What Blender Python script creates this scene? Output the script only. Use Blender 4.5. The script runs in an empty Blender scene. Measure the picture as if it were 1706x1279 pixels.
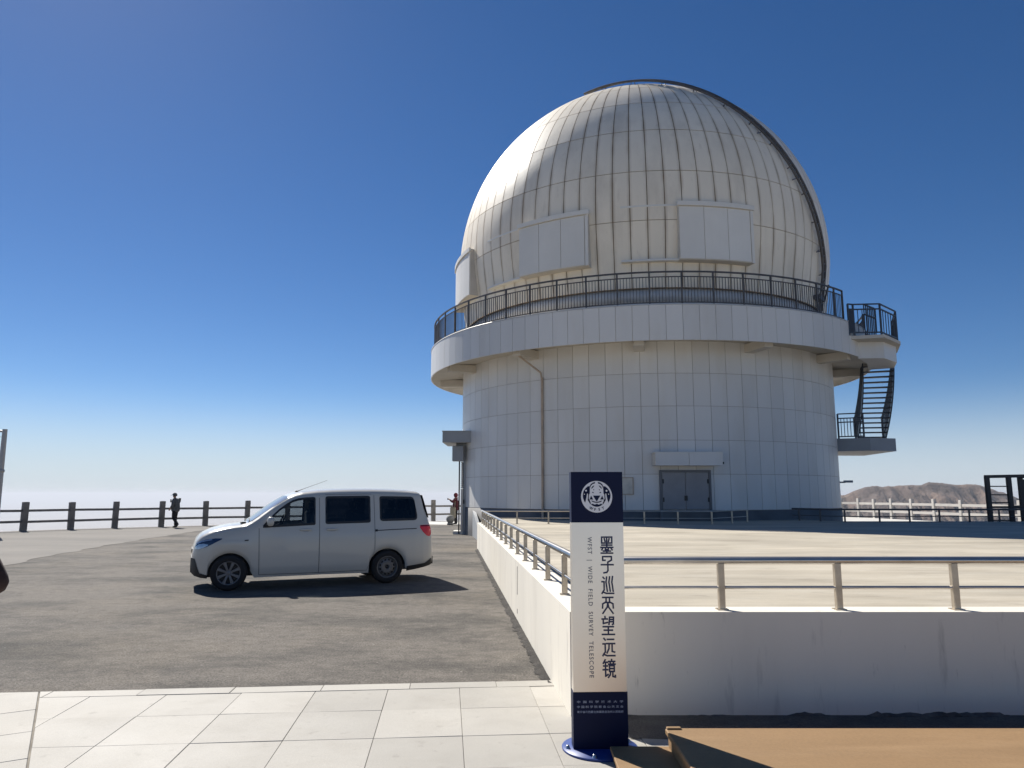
import bpy, bmesh, math, random
from mathutils import Vector, Matrix, noise as mnoise
R_ = math.radians
random.seed(7)
scn = bpy.context.scene
COL = scn.collection

# ------------------------------------------------------------------ camera
cam = bpy.data.cameras.new('camera')
cam.sensor_width = 36.0
cam.lens = 36.0 * 1225.0 / 1706.0
cam.clip_start = 0.1
cam.clip_end = 400000.0
camo = bpy.data.objects.new('camera', cam)
COL.objects.link(camo)
camo.location = (0, 0, 1.65)
camo.rotation_euler = (R_(90 + 8.4736), 0, 0)
scn.camera = camo

# ------------------------------------------------------------------ light and sky
SUN_EL = 43.0
SUN_AZ = -36.9          # degrees from +Y towards +X
sdir = Vector((math.sin(R_(SUN_AZ)) * math.cos(R_(SUN_EL)), math.cos(R_(SUN_AZ)) * math.cos(R_(SUN_EL)), math.sin(R_(SUN_EL))))
world = bpy.data.worlds.new('World')
scn.world = world
world.use_nodes = True
wn = world.node_tree
wn.nodes.clear()
sky = wn.nodes.new('ShaderNodeTexSky')
sky.sky_type = 'NISHITA'
sky.sun_disc = False
sky.sun_elevation = R_(SUN_EL)
sky.sun_rotation = R_(SUN_AZ)
sky.altitude = 3000.0
sky.air_density = 1.0
sky.dust_density = 0.9
sky.ozone_density = 2.0
bgn = wn.nodes.new('ShaderNodeBackground')
bgn.inputs['Strength'].default_value = 0.064
won = wn.nodes.new('ShaderNodeOutputWorld')
hsv = wn.nodes.new('ShaderNodeHueSaturation')
hsv.inputs['Hue'].default_value = 0.505
hsv.inputs['Saturation'].default_value = 1.27
wn.links.new(sky.outputs[0], hsv.inputs['Color'])
tcw = wn.nodes.new('ShaderNodeTexCoord')
sxyz = wn.nodes.new('ShaderNodeSeparateXYZ')
wn.links.new(tcw.outputs['Generated'], sxyz.inputs[0])
hzr = wn.nodes.new('ShaderNodeMapRange')          # pale layer of dusty air along the whole horizon
hzr.interpolation_type = 'SMOOTHERSTEP'
hzr.inputs[1].default_value = -0.02; hzr.inputs[2].default_value = 0.155
hzr.inputs[3].default_value = 0.85; hzr.inputs[4].default_value = 0.0
wn.links.new(sxyz.outputs['Z'], hzr.inputs[0])
hmx = wn.nodes.new('ShaderNodeMix'); hmx.data_type = 'RGBA'
hmx.inputs['B'].default_value = (6.3, 7.15, 8.3, 1)
wn.links.new(hzr.outputs[0], hmx.inputs['Factor'])
wn.links.new(hsv.outputs[0], hmx.inputs['A'])
wn.links.new(hmx.outputs['Result'], bgn.inputs['Color'])
wn.links.new(bgn.outputs[0], won.inputs['Surface'])
sun = bpy.data.lights.new('sun', 'SUN')
sun.energy = 5.0
sun.angle = R_(0.53)
sun.color = (1.0, 0.955, 0.88)
suno = bpy.data.objects.new('sun', sun)
COL.objects.link(suno)
suno.rotation_euler = sdir.to_track_quat('Z', 'Y').to_euler()
suno.location = (0, 0, 60)
scn.view_settings.view_transform = 'Standard'
scn.view_settings.look = 'None'
scn.view_settings.gamma = 1.0
scn.view_settings.use_curve_mapping = False
scn.view_settings.exposure = 0.5
scn.cycles.max_bounces = 8
scn.cycles.volume_bounces = 0
scn.cycles.transparent_max_bounces = 16

# ------------------------------------------------------------------ materials
def mat(name, rgb, rough=0.6, metal=0.0, spec=0.5, var=None, speck=None, bump=None, rnd=0.0, world_space=False, tint=None, stretch=None, coat=0.0):
    """var=(scale, amount) soft variation, speck=(scale, amount) fine grain, bump=(scale, strength),
    tint=(scale, rgb, amount, lo, hi) patches of another colour, rnd = per-object brightness"""
    m = bpy.data.materials.new(name)
    m.use_nodes = True
    t = m.node_tree
    N, L = t.nodes, t.links
    b = N['Principled BSDF']
    b.inputs['Roughness'].default_value = rough
    b.inputs['Metallic'].default_value = metal
    b.inputs['Specular IOR Level'].default_value = spec
    if coat:
        b.inputs['Coat Weight'].default_value = coat
        b.inputs['Coat Roughness'].default_value = 0.05
    if world_space:
        co = N.new('ShaderNodeNewGeometry').outputs['Position']
    else:
        co = N.new('ShaderNodeTexCoord').outputs['Object']
    if stretch:
        mp = N.new('ShaderNodeMapping')
        mp.inputs['Scale'].default_value = stretch
        L.new(co, mp.inputs[0])
        cs = mp.outputs[0]
    else:
        cs = co
    def nz(scale, detail=4, rough_=0.55, c=None):
        n = N.new('ShaderNodeTexNoise')
        n.inputs['Scale'].default_value = scale
        n.inputs['Detail'].default_value = detail
        n.inputs['Roughness'].default_value = rough_
        L.new(c or cs, n.inputs['Vector'])
        return n.outputs['Fac']
    def rng(src, lo, hi, a, bb):
        r = N.new('ShaderNodeMapRange')
        r.inputs[1].default_value = lo; r.inputs[2].default_value = hi
        r.inputs[3].default_value = a; r.inputs[4].default_value = bb
        L.new(src, r.inputs[0])
        return r.outputs[0]
    rgbn = N.new('ShaderNodeRGB')
    rgbn.outputs[0].default_value = (*rgb, 1)
    col = rgbn.outputs[0]
    def mul(c, f):
        v = N.new('ShaderNodeVectorMath'); v.operation = 'SCALE'
        L.new(c, v.inputs[0]); L.new(f, v.inputs['Scale'])
        return v.outputs[0]
    def mix(c, rgb2, f):
        x = N.new('ShaderNodeMix'); x.data_type = 'RGBA'
        L.new(f, x.inputs['Factor']); L.new(c, x.inputs['A'])
        x.inputs['B'].default_value = (*rgb2, 1)
        return x.outputs['Result']
    for tt in (tint if isinstance(tint, list) else [tint] if tint else []):
        sc, c2, am, lo, hi = tt[:5]
        f = rng(nz(sc, 6, 0.6), lo, hi, 0, am)
        col = mix(col, c2, f)
    if var:
        col = mul(col, rng(nz(var[0], 5), 0.3, 0.7, 1 - var[1], 1 + var[1]))
    if speck:
        col = mul(col, rng(nz(speck[0], 3, 0.7, co), 0.3, 0.7, 1 - speck[1], 1 + speck[1]))
    if rnd:
        oi = N.new('ShaderNodeObjectInfo')
        col = mul(col, rng(oi.outputs['Random'], 0, 1, 1 - rnd, 1 + rnd))
    L.new(col, b.inputs['Base Color'])
    if bump:
        bp = N.new('ShaderNodeBump')
        bp.inputs['Strength'].default_value = bump[1]
        bp.inputs['Distance'].default_value = bump[2] if len(bump) > 2 else 0.01
        L.new(nz(bump[0], 5, 0.65, co), bp.inputs['Height'])
        L.new(bp.outputs[0], b.inputs['Normal'])
    m['_b'] = 1
    return m

M = {}
M['panel'] = mat('white_cladding', (0.70, 0.685, 0.65), 0.42, rnd=0.05, var=(0.35, 0.05), world_space=True,
                 tint=(1.2, (0.55, 0.49, 0.40), 0.35, 0.52, 0.8), stretch=(1, 1, 0.25))
M['dome'] = mat('white_dome_cladding', (0.87, 0.78, 0.625), 0.45, rnd=0.04, var=(0.4, 0.07), world_space=True,
                tint=[(0.9, (0.50, 0.43, 0.33), 0.5, 0.5, 0.8), (3.5, (0.42, 0.33, 0.23), 0.35, 0.6, 0.85)], stretch=(1, 1, 0.35), bump=(1.3, 0.25, 0.03))
def seam_stain(m, n):
    t = m.node_tree; N, L = t.nodes, t.links
    b = N['Principled BSDF']; src = b.inputs['Base Color'].links[0].from_socket
    sx = N.new('ShaderNodeSeparateXYZ'); L.new(N.new('ShaderNodeTexCoord').outputs['Object'], sx.inputs[0])
    at = N.new('ShaderNodeMath'); at.operation = 'ARCTAN2'; L.new(sx.outputs['Y'], at.inputs[0]); L.new(sx.outputs['X'], at.inputs[1])
    ab = N.new('ShaderNodeMath'); ab.operation = 'ABSOLUTE'; L.new(at.outputs[0], ab.inputs[0])
    mr = N.new('ShaderNodeMapRange'); mr.inputs[1].default_value = math.pi / n * 0.62; mr.inputs[2].default_value = math.pi / n; mr.inputs[3].default_value = 0; mr.inputs[4].default_value = 1
    L.new(ab.outputs[0], mr.inputs[0])
    mp = N.new('ShaderNodeMapping'); mp.inputs['Scale'].default_value = (1.6, 1.6, 0.7); L.new(N.new('ShaderNodeNewGeometry').outputs['Position'], mp.inputs[0])
    nz = N.new('ShaderNodeTexNoise'); nz.inputs['Scale'].default_value = 1.0; nz.inputs['Detail'].default_value = 6; L.new(mp.outputs[0], nz.inputs['Vector'])
    m2 = N.new('ShaderNodeMapRange'); m2.inputs[1].default_value = 0.38; m2.inputs[2].default_value = 0.68; m2.inputs[3].default_value = 0.08; m2.inputs[4].default_value = 0.75; L.new(nz.outputs['Fac'], m2.inputs[0])
    mu = N.new('ShaderNodeMath'); mu.operation = 'MULTIPLY'; L.new(mr.outputs[0], mu.inputs[0]); L.new(m2.outputs[0], mu.inputs[1])
    x = N.new('ShaderNodeMix'); x.data_type = 'RGBA'; L.new(mu.outputs[0], x.inputs['Factor']); L.new(src, x.inputs['A']); x.inputs['B'].default_value = (0.36, 0.27, 0.17, 1)
    L.new(x.outputs['Result'], b.inputs['Base Color'])
M['dome_rear'] = M['dome'].copy(); M['dome_rear'].name = 'white_dome_cladding_rear'
seam_stain(M['dome'], 84)
M['shutter'] = mat('shutter_white', (0.76, 0.73, 0.66), 0.4, rnd=0.03, var=(0.6, 0.05), world_space=True)
M['seam'] = mat('weathered_seam', (0.23, 0.165, 0.105), 0.85, var=(2.0, 0.35), world_space=True)
M['seam_wall'] = mat('cladding_joint', (0.34, 0.295, 0.24), 0.8, var=(1.0, 0.2), world_space=True)
M['soffit'] = mat('soffit_render', (0.62, 0.57, 0.49), 0.8, var=(0.8, 0.1), world_space=True, tint=(0.7, (0.42, 0.36, 0.28), 0.4, 0.5, 0.8))
M['plinth'] = mat('plinth_stone', (0.125, 0.122, 0.12), 0.6, var=(1.5, 0.25), world_space=True)
M['rail_dark'] = mat('painted_dark_steel', (0.085, 0.078, 0.075), 0.4, metal=0.0, var=(3, 0.3))
M['rail_blue'] = mat('painted_slate_steel', (0.045, 0.055, 0.075), 0.4, var=(3, 0.2))
M['door'] = mat('grey_door_paint', (0.27, 0.265, 0.27), 0.45, var=(2, 0.1))
M['door_frame'] = mat('door_frame_paint', (0.15, 0.15, 0.155), 0.5)
M['greybox'] = mat('grey_cladding', (0.33, 0.345, 0.36), 0.5, var=(1.0, 0.08))
M['dark'] = mat('dark_gap', (0.02, 0.02, 0.022), 0.8)
M['pipe'] = mat('stained_pipe', (0.46, 0.36, 0.27), 0.7, var=(2, 0.2))
M['plaque'] = mat('cream_plaque', (0.62, 0.58, 0.50), 0.5, var=(4, 0.12))
M['plaque_text'] = mat('plaque_print', (0.35, 0.31, 0.26), 0.6)
M['steel'] = mat('brushed_steel', (0.52, 0.49, 0.45), 0.28, metal=0.95, var=(6, 0.12))
M['steel_post'] = mat('brushed_steel_post', (0.47, 0.41, 0.33), 0.38, metal=0.85, var=(9, 0.18))
M['wallpaint'] = mat('white_render', (0.735, 0.69, 0.60), 0.85, var=(0.9, 0.06), world_space=True, bump=(30, 0.15, 0.005),
                     tint=[(1.6, (0.50, 0.45, 0.38), 0.35, 0.55, 0.85), (7.0, (0.30, 0.27, 0.23), 0.45, 0.60, 0.74), (22.0, (0.26, 0.23, 0.20), 0.5, 0.66, 0.76)], stretch=(1, 1, 0.16))
M['crumb'] = mat('crumbled_base', (0.10, 0.092, 0.082), 0.95, var=(9, 0.5), bump=(40, 0.8, 0.02), world_space=True)
M['concrete'] = mat('terrace_concrete', (0.435, 0.388, 0.305), 0.85, var=(0.9, 0.20), speck=(60, 0.05), world_space=True,
                    tint=[(1.1, (0.26, 0.22, 0.165), 0.6, 0.50, 0.72), (3.0, (0.52, 0.48, 0.40), 0.6, 0.5, 0.75), (5.0, (0.22, 0.19, 0.15), 0.55, 0.60, 0.72)], stretch=(0.42, 1.3, 1), bump=(25, 0.2, 0.01))
M['apron'] = mat('pale_concrete', (0.56, 0.54, 0.50), 0.85, var=(0.8, 0.1), speck=(50, 0.05), world_space=True)
M['stone'] = mat('granite_paver', (0.40, 0.378, 0.335), 0.75, rnd=0.08, var=(1.2, 0.06), speck=(140, 0.10), world_space=True,
                 tint=[(2.2, (0.30, 0.275, 0.235), 0.5, 0.50, 0.8), (9, (0.22, 0.20, 0.17), 0.5, 0.62, 0.75), (0.5, (0.50, 0.48, 0.44), 0.6, 0.5, 0.7)], bump=(90, 0.2, 0.003))
M['mortar'] = mat('mortar', (0.22, 0.20, 0.17), 0.95, var=(4, 0.3), world_space=True)
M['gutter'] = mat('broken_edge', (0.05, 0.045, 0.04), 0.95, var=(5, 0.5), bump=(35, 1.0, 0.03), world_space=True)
M['fence'] = mat('concrete_timber_fence', (0.19, 0.178, 0.165), 0.85, var=(3, 0.25), bump=(20, 0.4, 0.01))
M['fence_white'] = mat('white_concrete_fence', (0.50, 0.475, 0.44), 0.85, var=(2, 0.1))
M['black'] = mat('black_steel', (0.012, 0.013, 0.018), 0.4)
M['wood'] = mat('tan_board', (0.275, 0.168, 0.078), 0.7, var=(0.8, 0.12), world_space=True, speck=(60, 0.08),
                tint=[(2.0, (0.35, 0.225, 0.115), 0.55, 0.48, 0.75), (14, (0.12, 0.07, 0.04), 0.7, 0.70, 0.76)], stretch=(0.6, 3.0, 1), bump=(40, 0.15, 0.004))
M['lamp'] = mat('galvanised_pole', (0.42, 0.41, 0.39), 0.5, metal=0.4)
M['sign_blue'] = mat('sign_navy', (0.004, 0.009, 0.040), 0.5, spec=0.2, var=(2, 0.08))
M['sign_base'] = mat('sign_base_blue', (0.018, 0.055, 0.24), 0.4, var=(6, 0.1))
M['sign_silver'] = mat('sign_silver', (0.95, 0.89, 0.79), 0.36, metal=0.85, var=(1.3, 0.05), world_space=True)
M['sign_ink'] = mat('sign_ink', (0.018, 0.024, 0.075), 0.5)
M['sign_grey'] = mat('sign_grey_ink', (0.12, 0.12, 0.15), 0.5)
M['sign_light'] = mat('sign_light', (0.80, 0.80, 0.82), 0.45)
M['sign_small'] = mat('sign_small_print', (0.36, 0.39, 0.48), 0.5)
M['bolt'] = mat('bolt_steel', (0.6, 0.6, 0.6), 0.3, metal=1.0)
M['stone_ball'] = mat('grey_stone_ball', (0.22, 0.22, 0.21), 0.8, var=(6, 0.2), bump=(30, 0.3, 0.01))
# van
M['paint'] = mat('van_white_paint', (0.56, 0.53, 0.465), 0.3, spec=0.5, coat=0.6, var=(1.2, 0.02))
M['rubber'] = mat('tyre_rubber', (0.014, 0.014, 0.015), 0.8)
M['plastic'] = mat('black_plastic', (0.018, 0.018, 0.020), 0.55)
M['seamdark'] = mat('shut_line', (0.10, 0.10, 0.10), 0.8)
M['alloy'] = mat('wheel_alloy', (0.17, 0.17, 0.175), 0.45, metal=0.6)
M['steelrim'] = mat('steel_rim', (0.17, 0.165, 0.16), 0.5, metal=0.5)
M['lamp_red'] = mat('tail_red', (0.80, 0.02, 0.03), 0.3, coat=0.3)
M['lamp_red_dark'] = mat('tail_dark_red', (0.10, 0.006, 0.01), 0.2)
M['lens'] = mat('headlamp_lens', (0.42, 0.47, 0.55), 0.08, metal=0.5, coat=1.0)
M['lens_dark'] = mat('headlamp_dark', (0.012, 0.02, 0.06), 0.1, coat=1.0)
M['seatfab'] = mat('seat_fabric', (0.05, 0.05, 0.055), 0.9)

def glass_mat(name, tint, alpha, dust=0.0):
    m = bpy.data.materials.new(name); m.use_nodes = True
    t = m.node_tree; N, L = t.nodes, t.links
    N.clear()
    out = N.new('ShaderNodeOutputMaterial')
    tr = N.new('ShaderNodeBsdfTransparent'); tr.inputs[0].default_value = (*tint, 1)
    gl = N.new('ShaderNodeBsdfGlossy'); gl.inputs['Roughness'].default_value = 0.03
    gl.inputs[0].default_value = (1, 1, 1, 1)
    fr = N.new('ShaderNodeFresnel'); fr.inputs[0].default_value = 1.45
    mx = N.new('ShaderNodeMixShader')
    L.new(fr.outputs[0], mx.inputs[0]); L.new(tr.outputs[0], mx.inputs[1]); L.new(gl.outputs[0], mx.inputs[2])
    res = mx.outputs[0]
    if dust:
        df = N.new('ShaderNodeBsdfDiffuse'); df.inputs[0].default_value = (0.34, 0.34, 0.33, 1)
        m2 = N.new('ShaderNodeMixShader'); m2.inputs[0].default_value = dust
        L.new(res, m2.inputs[1]); L.new(df.outputs[0], m2.inputs[2]); res = m2.outputs[0]
    L.new(res, out.inputs['Surface'])
    return m
M['glass_dark'] = glass_mat('privacy_glass', (0.055, 0.06, 0.07), 0.1)
M['glass_clear'] = glass_mat('tinted_glass', (0.42, 0.46, 0.48), 0.5)
M['glass_dusty'] = glass_mat('dusty_windscreen', (0.42, 0.46, 0.48), 0.5, 0.45)
M['recess_shade'] = mat('van_recess_shade', (0.42, 0.41, 0.39), 0.35)  # darkened body paint, stands for shade inside the handle recesses

# ------------------------------------------------------------------ mesh helpers
class MB:
    def __init__(s):
        s.v = []; s.f = []; s.sm = []
    def add(s, vs, fs, smooth=False, mtx=None):
        o = len(s.v)
        if mtx is not None:
            vs = [mtx @ Vector(v) for v in vs]
        s.v += [tuple(v) for v in vs]
        for f in fs:
            s.f.append([o + i for i in f]); s.sm.append(smooth)
        return s
    def box(s, c, d, rz=0.0, mtx=None):
        x, y, z = d[0] / 2, d[1] / 2, d[2] / 2
        vs = [Vector((a, b, e)) for e in (-z, z) for (a, b) in ((-x, -y), (x, -y), (x, y), (-x, y))]
        r = Matrix.Rotation(rz, 3, 'Z')
        vs = [r @ v + Vector(c) for v in vs]
        return s.add(vs, [(3, 2, 1, 0), (4, 5, 6, 7), (0, 1, 5, 4), (1, 2, 6, 5), (2, 3, 7, 6), (3, 0, 4, 7)], mtx=mtx)
    def bbox(s, c, d, rz=0.0, bev=0.01):
        """box with chamfered vertical and top edges"""
        x, y, z = d[0] / 2, d[1] / 2, d[2] / 2
        b = min(bev, x * .8, y * .8, z * .8)
        def ring(xx, yy, zz):
            return [(-xx + b, -yy, zz), (xx - b, -yy, zz), (xx, -yy + b, zz), (xx, yy - b, zz), (xx - b, yy, zz), (-xx + b, yy, zz), (-xx, yy - b, zz), (-xx, -yy + b, zz)]
        rings = [ring(x - b, y - b, -z), ring(x, y, -z + b), ring(x, y, z - b), ring(x - b, y - b, z)]
        r = Matrix.Rotation(rz, 3, 'Z')
        vs = [r @ Vector(p) + Vector(c) for q in rings for p in q]
        fs = [tuple(reversed(range(8)))]
        for k in range(3):
            for i in range(8):
                j = (i + 1) % 8
                fs.append((k * 8 + i, k * 8 + j, k * 8 + 8 + j, k * 8 + 8 + i))
        fs.append(tuple(range(24, 32)))
        return s.add(vs, fs)
    def bar(s, p0, p1, w, h=None, up=(0, 0, 1)):
        h = h or w
        p0, p1 = Vector(p0), Vector(p1)
        d = (p1 - p0).normalized(); u = Vector(up)
        if abs(d.dot(u)) > 0.98:
            u = Vector((0, 1, 0))
        a = d.cross(u).normalized(); b = a.cross(d).normalized()
        vs = []
        for p in (p0, p1):
            for (i, j) in ((-1, -1), (1, -1), (1, 1), (-1, 1)):
                vs.append(p + a * (i * w / 2) + b * (j * h / 2))
        return s.add(vs, [(0, 1, 2, 3), (7, 6, 5, 4), (0, 4, 5, 1), (1, 5, 6, 2), (2, 6, 7, 3), (3, 7, 4, 0)])
    def tube(s, path, r, n=8, cap=True, closed=False):
        path = [Vector(p) for p in path]
        rs = r if isinstance(r, (list, tuple)) else [r] * len(path)
        vs = []; prev = None
        m = len(path)
        for i, p in enumerate(path):
            if closed:
                d = path[(i + 1) % m] - path[i - 1]
            else:
                d = path[min(i + 1, m - 1)] - path[max(i - 1, 0)]
            d.normalize()
            if prev is None:
                u = Vector((0, 0, 1)) if abs(d.z) < 0.9 else Vector((1, 0, 0))
                a = d.cross(u).normalized()
            else:
                a = (prev - d * prev.dot(d)).normalized()
            prev = a; b = d.cross(a)
            for k in range(n):
                t = 2 * math.pi * k / n
                vs.append(p + (a * math.cos(t) + b * math.sin(t)) * rs[i])
        fs = []
        for i in range(m if closed else m - 1):
            i2 = (i + 1) % m
            for k in range(n):
                k2 = (k + 1) % n
                fs.append((i * n + k, i * n + k2, i2 * n + k2, i2 * n + k))
        s.add(vs, fs, True)
        if cap and not closed:
            s.add(vs[:n], [tuple(reversed(range(n)))]); s.add(vs[-n:], [tuple(range(n))])
        return s
    def lathe(s, prof, n=32, c=(0, 0, 0), axis='Z', smooth=True, a0=0.0, a1=2 * math.pi):
        full = abs(a1 - a0 - 2 * math.pi) < 1e-6
        m = n if full else n + 1
        vs = []
        for i in range(m):
            t = a0 + (a1 - a0) * i / n
            for (r, z) in prof:
                if axis == 'Z':
                    v = (r * math.cos(t), r * math.sin(t), z)
                else:
                    v = (r * math.cos(t), z, r * math.sin(t))
                vs.append((v[0] + c[0], v[1] + c[1], v[2] + c[2]))
        k = len(prof); fs = []
        for i in range(n):
            j = (i + 1) % m
            for q in range(k - 1):
                fs.append((i * k + q, j * k + q, j * k + q + 1, i * k + q + 1))
        return s.add(vs, fs, smooth)
    def prism(s, poly, z0, z1, mtx=None):
        n = len(poly)
        vs = [(x, y, z0) for x, y in poly] + [(x, y, z1) for x, y in poly]
        fs = [tuple(reversed(range(n))), tuple(range(n, 2 * n))]
        for i in range(n):
            j = (i + 1) % n
            fs.append((i, j, n + j, n + i))
        return s.add(vs, fs, mtx=mtx)
    def grid(s, rows, smooth=True, close=False):
        k = len(rows[0]); vs = [p for r in rows for p in r]; fs = []
        for i in range(len(rows) - 1):
            for j in range(k - 1):
                fs.append((i * k + j, (i + 1) * k + j, (i + 1) * k + j + 1, i * k + j + 1))
        return s.add(vs, fs, smooth)
    def mesh(s, name, m):
        me = bpy.data.meshes.new(name)
        me.from_pydata(s.v, [], s.f)
        me.polygons.foreach_set('use_smooth', s.sm)
        if m is not None:
            me.materials.append(m)
        me.update()
        return me
    def build(s, name, m, parent=None, loc=None, rz=0.0, fix=False):
        me = s.mesh(name, m)
        if fix:
            bm = bmesh.new(); bm.from_mesh(me)
            bmesh.ops.recalc_face_normals(bm, faces=bm.faces)
            bm.to_mesh(me); bm.free()
        return link(name, me, parent, loc, rz)

def link(name, me, parent=None, loc=None, rz=0.0):
    o = bpy.data.objects.new(name, me)
    COL.objects.link(o)
    if parent is not None:
        o.parent = parent
    if loc is not None:
        o.location = loc
    if rz:
        o.rotation_euler = (0, 0, rz)
    return o
def tag(o, label, cat, group=None):
    o['label'] = label; o['category'] = cat
    if group: o['group'] = group
    return o
def thing(name, label, cat, loc=(0, 0, 0), rz=0.0, group=None):
    o = link(name, None, None, loc, rz)
    o.empty_display_size = 0.3
    return tag(o, label, cat, group)
def struct(o, kind='structure'):
    o['kind'] = kind
    return o

# ================================================================== GROUND AND TERRAIN
fence_pts = [(-24.9, 26.6), (-23.9, 28.9), (-22.8, 31.1), (-21.58, 33.04), (-20.38, 34.55), (-19.07, 35.9), (-17.45, 37.2),
             (-15.82, 38.55), (-14.1, 39.75), (-12.3, 40.9), (-10.45, 41.95), (-8.6, 43.0), (-6.7, 44.0), (-4.75, 45.05), (-2.7, 45.85), (-0.6, 46.5)]
white_pts = [(22.6, 54.6), (23.6, 53.4), (24.15, 51.9), (24.45, 50.3), (24.8, 48.7), (25.15, 46.9), (25.5, 45.0), (25.9, 43.0), (26.3, 41.0), (26.7, 39.2), (27.1, 37.4), (27.6, 35.6)]
def outward(pts, d):
    out = []
    for i, p in enumerate(pts):
        a = Vector(pts[max(i - 1, 0)]); b = Vector(pts[min(i + 1, len(pts) - 1)])
        t = (b - a).normalized(); n = Vector((-t.y, t.x))
        out.append((p[0] + n.x * d, p[1] + n.y * d))
    return out
plateau = [(-30, -45), (-29, 18)] + outward(fence_pts, 0.55) + [(6, 49.5), (13, 53), (19, 55.5)] + outward(white_pts, 0.55) + [(31, 28), (48, 22), (50, -45)]
plateau = plateau[::-1]     # counter-clockwise seen from above

# asphalt
def asphalt_material():
    m = bpy.data.materials.new('old_asphalt'); m.use_nodes = True
    t = m.node_tree; N, L = t.nodes, t.links
    b = N['Principled BSDF']; b.inputs['Roughness'].default_value = 0.9
    b.inputs['Specular IOR Level'].default_value = 0.25
    pos = N.new('ShaderNodeNewGeometry').outputs['Position']
    def mapping(rot, sc):
        mp = N.new('ShaderNodeMapping'); mp.inputs['Rotation'].default_value = (0, 0, rot); mp.inputs['Scale'].default_value = sc
        L.new(pos, mp.inputs[0]); return mp.outputs[0]
    def nz(sc, det, c, r=0.6):
        n = N.new('ShaderNodeTexNoise'); n.inputs['Scale'].default_value = sc; n.inputs['Detail'].default_value = det; n.inputs['Roughness'].default_value = r
        L.new(c, n.inputs['Vector']); return n.outputs['Fac']
    def rng(s, lo, hi, a, bb):
        r = N.new('ShaderNodeMapRange'); r.inputs[1].default_value = lo; r.inputs[2].default_value = hi; r.inputs[3].default_value = a; r.inputs[4].default_value = bb
        L.new(s, r.inputs[0]); return r.outputs[0]
    def mix(a, bcol, f):
        x = N.new('ShaderNodeMix'); x.data_type = 'RGBA'; L.new(f, x.inputs['Factor'])
        if isinstance(a, tuple): x.inputs['A'].default_value = (*a, 1)
        else: L.new(a, x.inputs['A'])
        x.inputs['B'].default_value = (*bcol, 1); return x.outputs['Result']
    def scale(c, f):
        v = N.new('ShaderNodeVectorMath'); v.operation = 'SCALE'; L.new(c, v.inputs[0]); L.new(f, v.inputs['Scale']); return v.outputs[0]
    swirl = mapping(0.5, (0.62, 1.0, 1))
    c = mix((0.156, 0.140, 0.121), (0.058, 0.055, 0.050), rng(nz(0.62, 8, swirl, 0.66), 0.44, 0.62, 0, 0.92))
    c = mix(c, (0.175, 0.152, 0.122), rng(nz(0.30, 6, pos), 0.50, 0.66, 0, 0.7))       # dust
    c = mix(c, (0.05, 0.047, 0.044), rng(nz(1.5, 9, swirl, 0.74), 0.53, 0.70, 0, 0.7))       # oil and tar
    c = scale(c, rng(nz(48, 3, pos, 0.9), 0.34, 0.66, 0.42, 1.58))
    c = scale(c, rng(nz(7, 5, pos, 0.8), 0.3, 0.7, 0.72, 1.28))
    c = mix(c, (0.36, 0.34, 0.30), rng(nz(26, 2, pos, 0.5), 0.715, 0.75, 0, 0.8))       # pale grit
    c = mix(c, (0.03, 0.028, 0.026), rng(nz(19, 3, pos, 0.6), 0.70, 0.76, 0, 0.7))
    L.new(c, b.inputs['Base Color'])
    bp = N.new('ShaderNodeBump'); bp.inputs['Strength'].default_value = 0.7; bp.inputs['Distance'].default_value = 0.012
    L.new(nz(55, 4, pos, 0.7), bp.inputs['Height']); L.new(bp.outputs[0], b.inputs['Normal'])
    return m
M['asphalt'] = asphalt_material()
M['asphalt_patch'] = mat('older_asphalt', (0.175, 0.160, 0.140), 0.9, var=(0.5, 0.12), speck=(60, 0.2), world_space=True, tint=(0.35, (0.13, 0.122, 0.11), 0.6, 0.46, 0.66), stretch=(0.5, 1.2, 1), bump=(50, 0.5, 0.01))
mb = MB(); mb.add([(x, y, 0) for x, y in plateau], [tuple(range(len(plateau)))])
struct(mb.build('asphalt_ground', M['asphalt']))
# older, paler surfacing along the fence, with a ragged edge
edge = [(-4.9, 44.4), (-7.5, 42.7), (-10.5, 40.6), (-12.6, 38.4), (-14.0, 35.2), (-13.75, 31.0), (-13.2, 26.0), (-12.5, 21.0), (-11.6, 17.0), (-11.2, 12.5), (-12.3, 8.0), (-14, 5), (-28.6, 5)]
inner = []
for i in range(len(edge) - 1):
    a, b_ = Vector(edge[i]), Vector(edge[i + 1])
    k = max(2, int((b_ - a).length / 0.45))
    for j in range(k):
        p = a.lerp(b_, j / k)
        n = mnoise.noise(Vector((p.x * 1.1, p.y * 1.1, 3.3))) * 0.22
        inner.append((p.x + n, p.y + n))
poly = inner + [(-28.6, 5), (-28.6, 18)] + outward(fence_pts, 0.50)[:14]
mb = MB(); mb.add([(x, y, 0.006) for x, y in poly[::-1]], [tuple(range(len(poly)))])
struct(mb.build('asphalt_patch', M['asphalt_patch']))
# sunlit concrete apron by the fence and behind the building
mb = MB()
ap = [(-6.6, 43.2), (-4.6, 40.2), (-2.6, 39.3), (-1.9, 36.0), (2.0, 41.2), (2.0, 47.3), (-0.6, 46.9), (-4.75, 45.5)]
mb.add([(x, y, 0.010) for x, y in ap], [tuple(range(len(ap)))])
ap = [(12.0, 36.0), (27.4, 35.0), (26.2, 41.2), (24.5, 50.2), (23.5, 53.3), (19, 54.8), (6, 48.8), (6, 42)]
mb.add([(x, y, 0.010) for x, y in ap], [tuple(range(len(ap)))])
struct(mb.build('concrete_apron', M['apron']))

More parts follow.
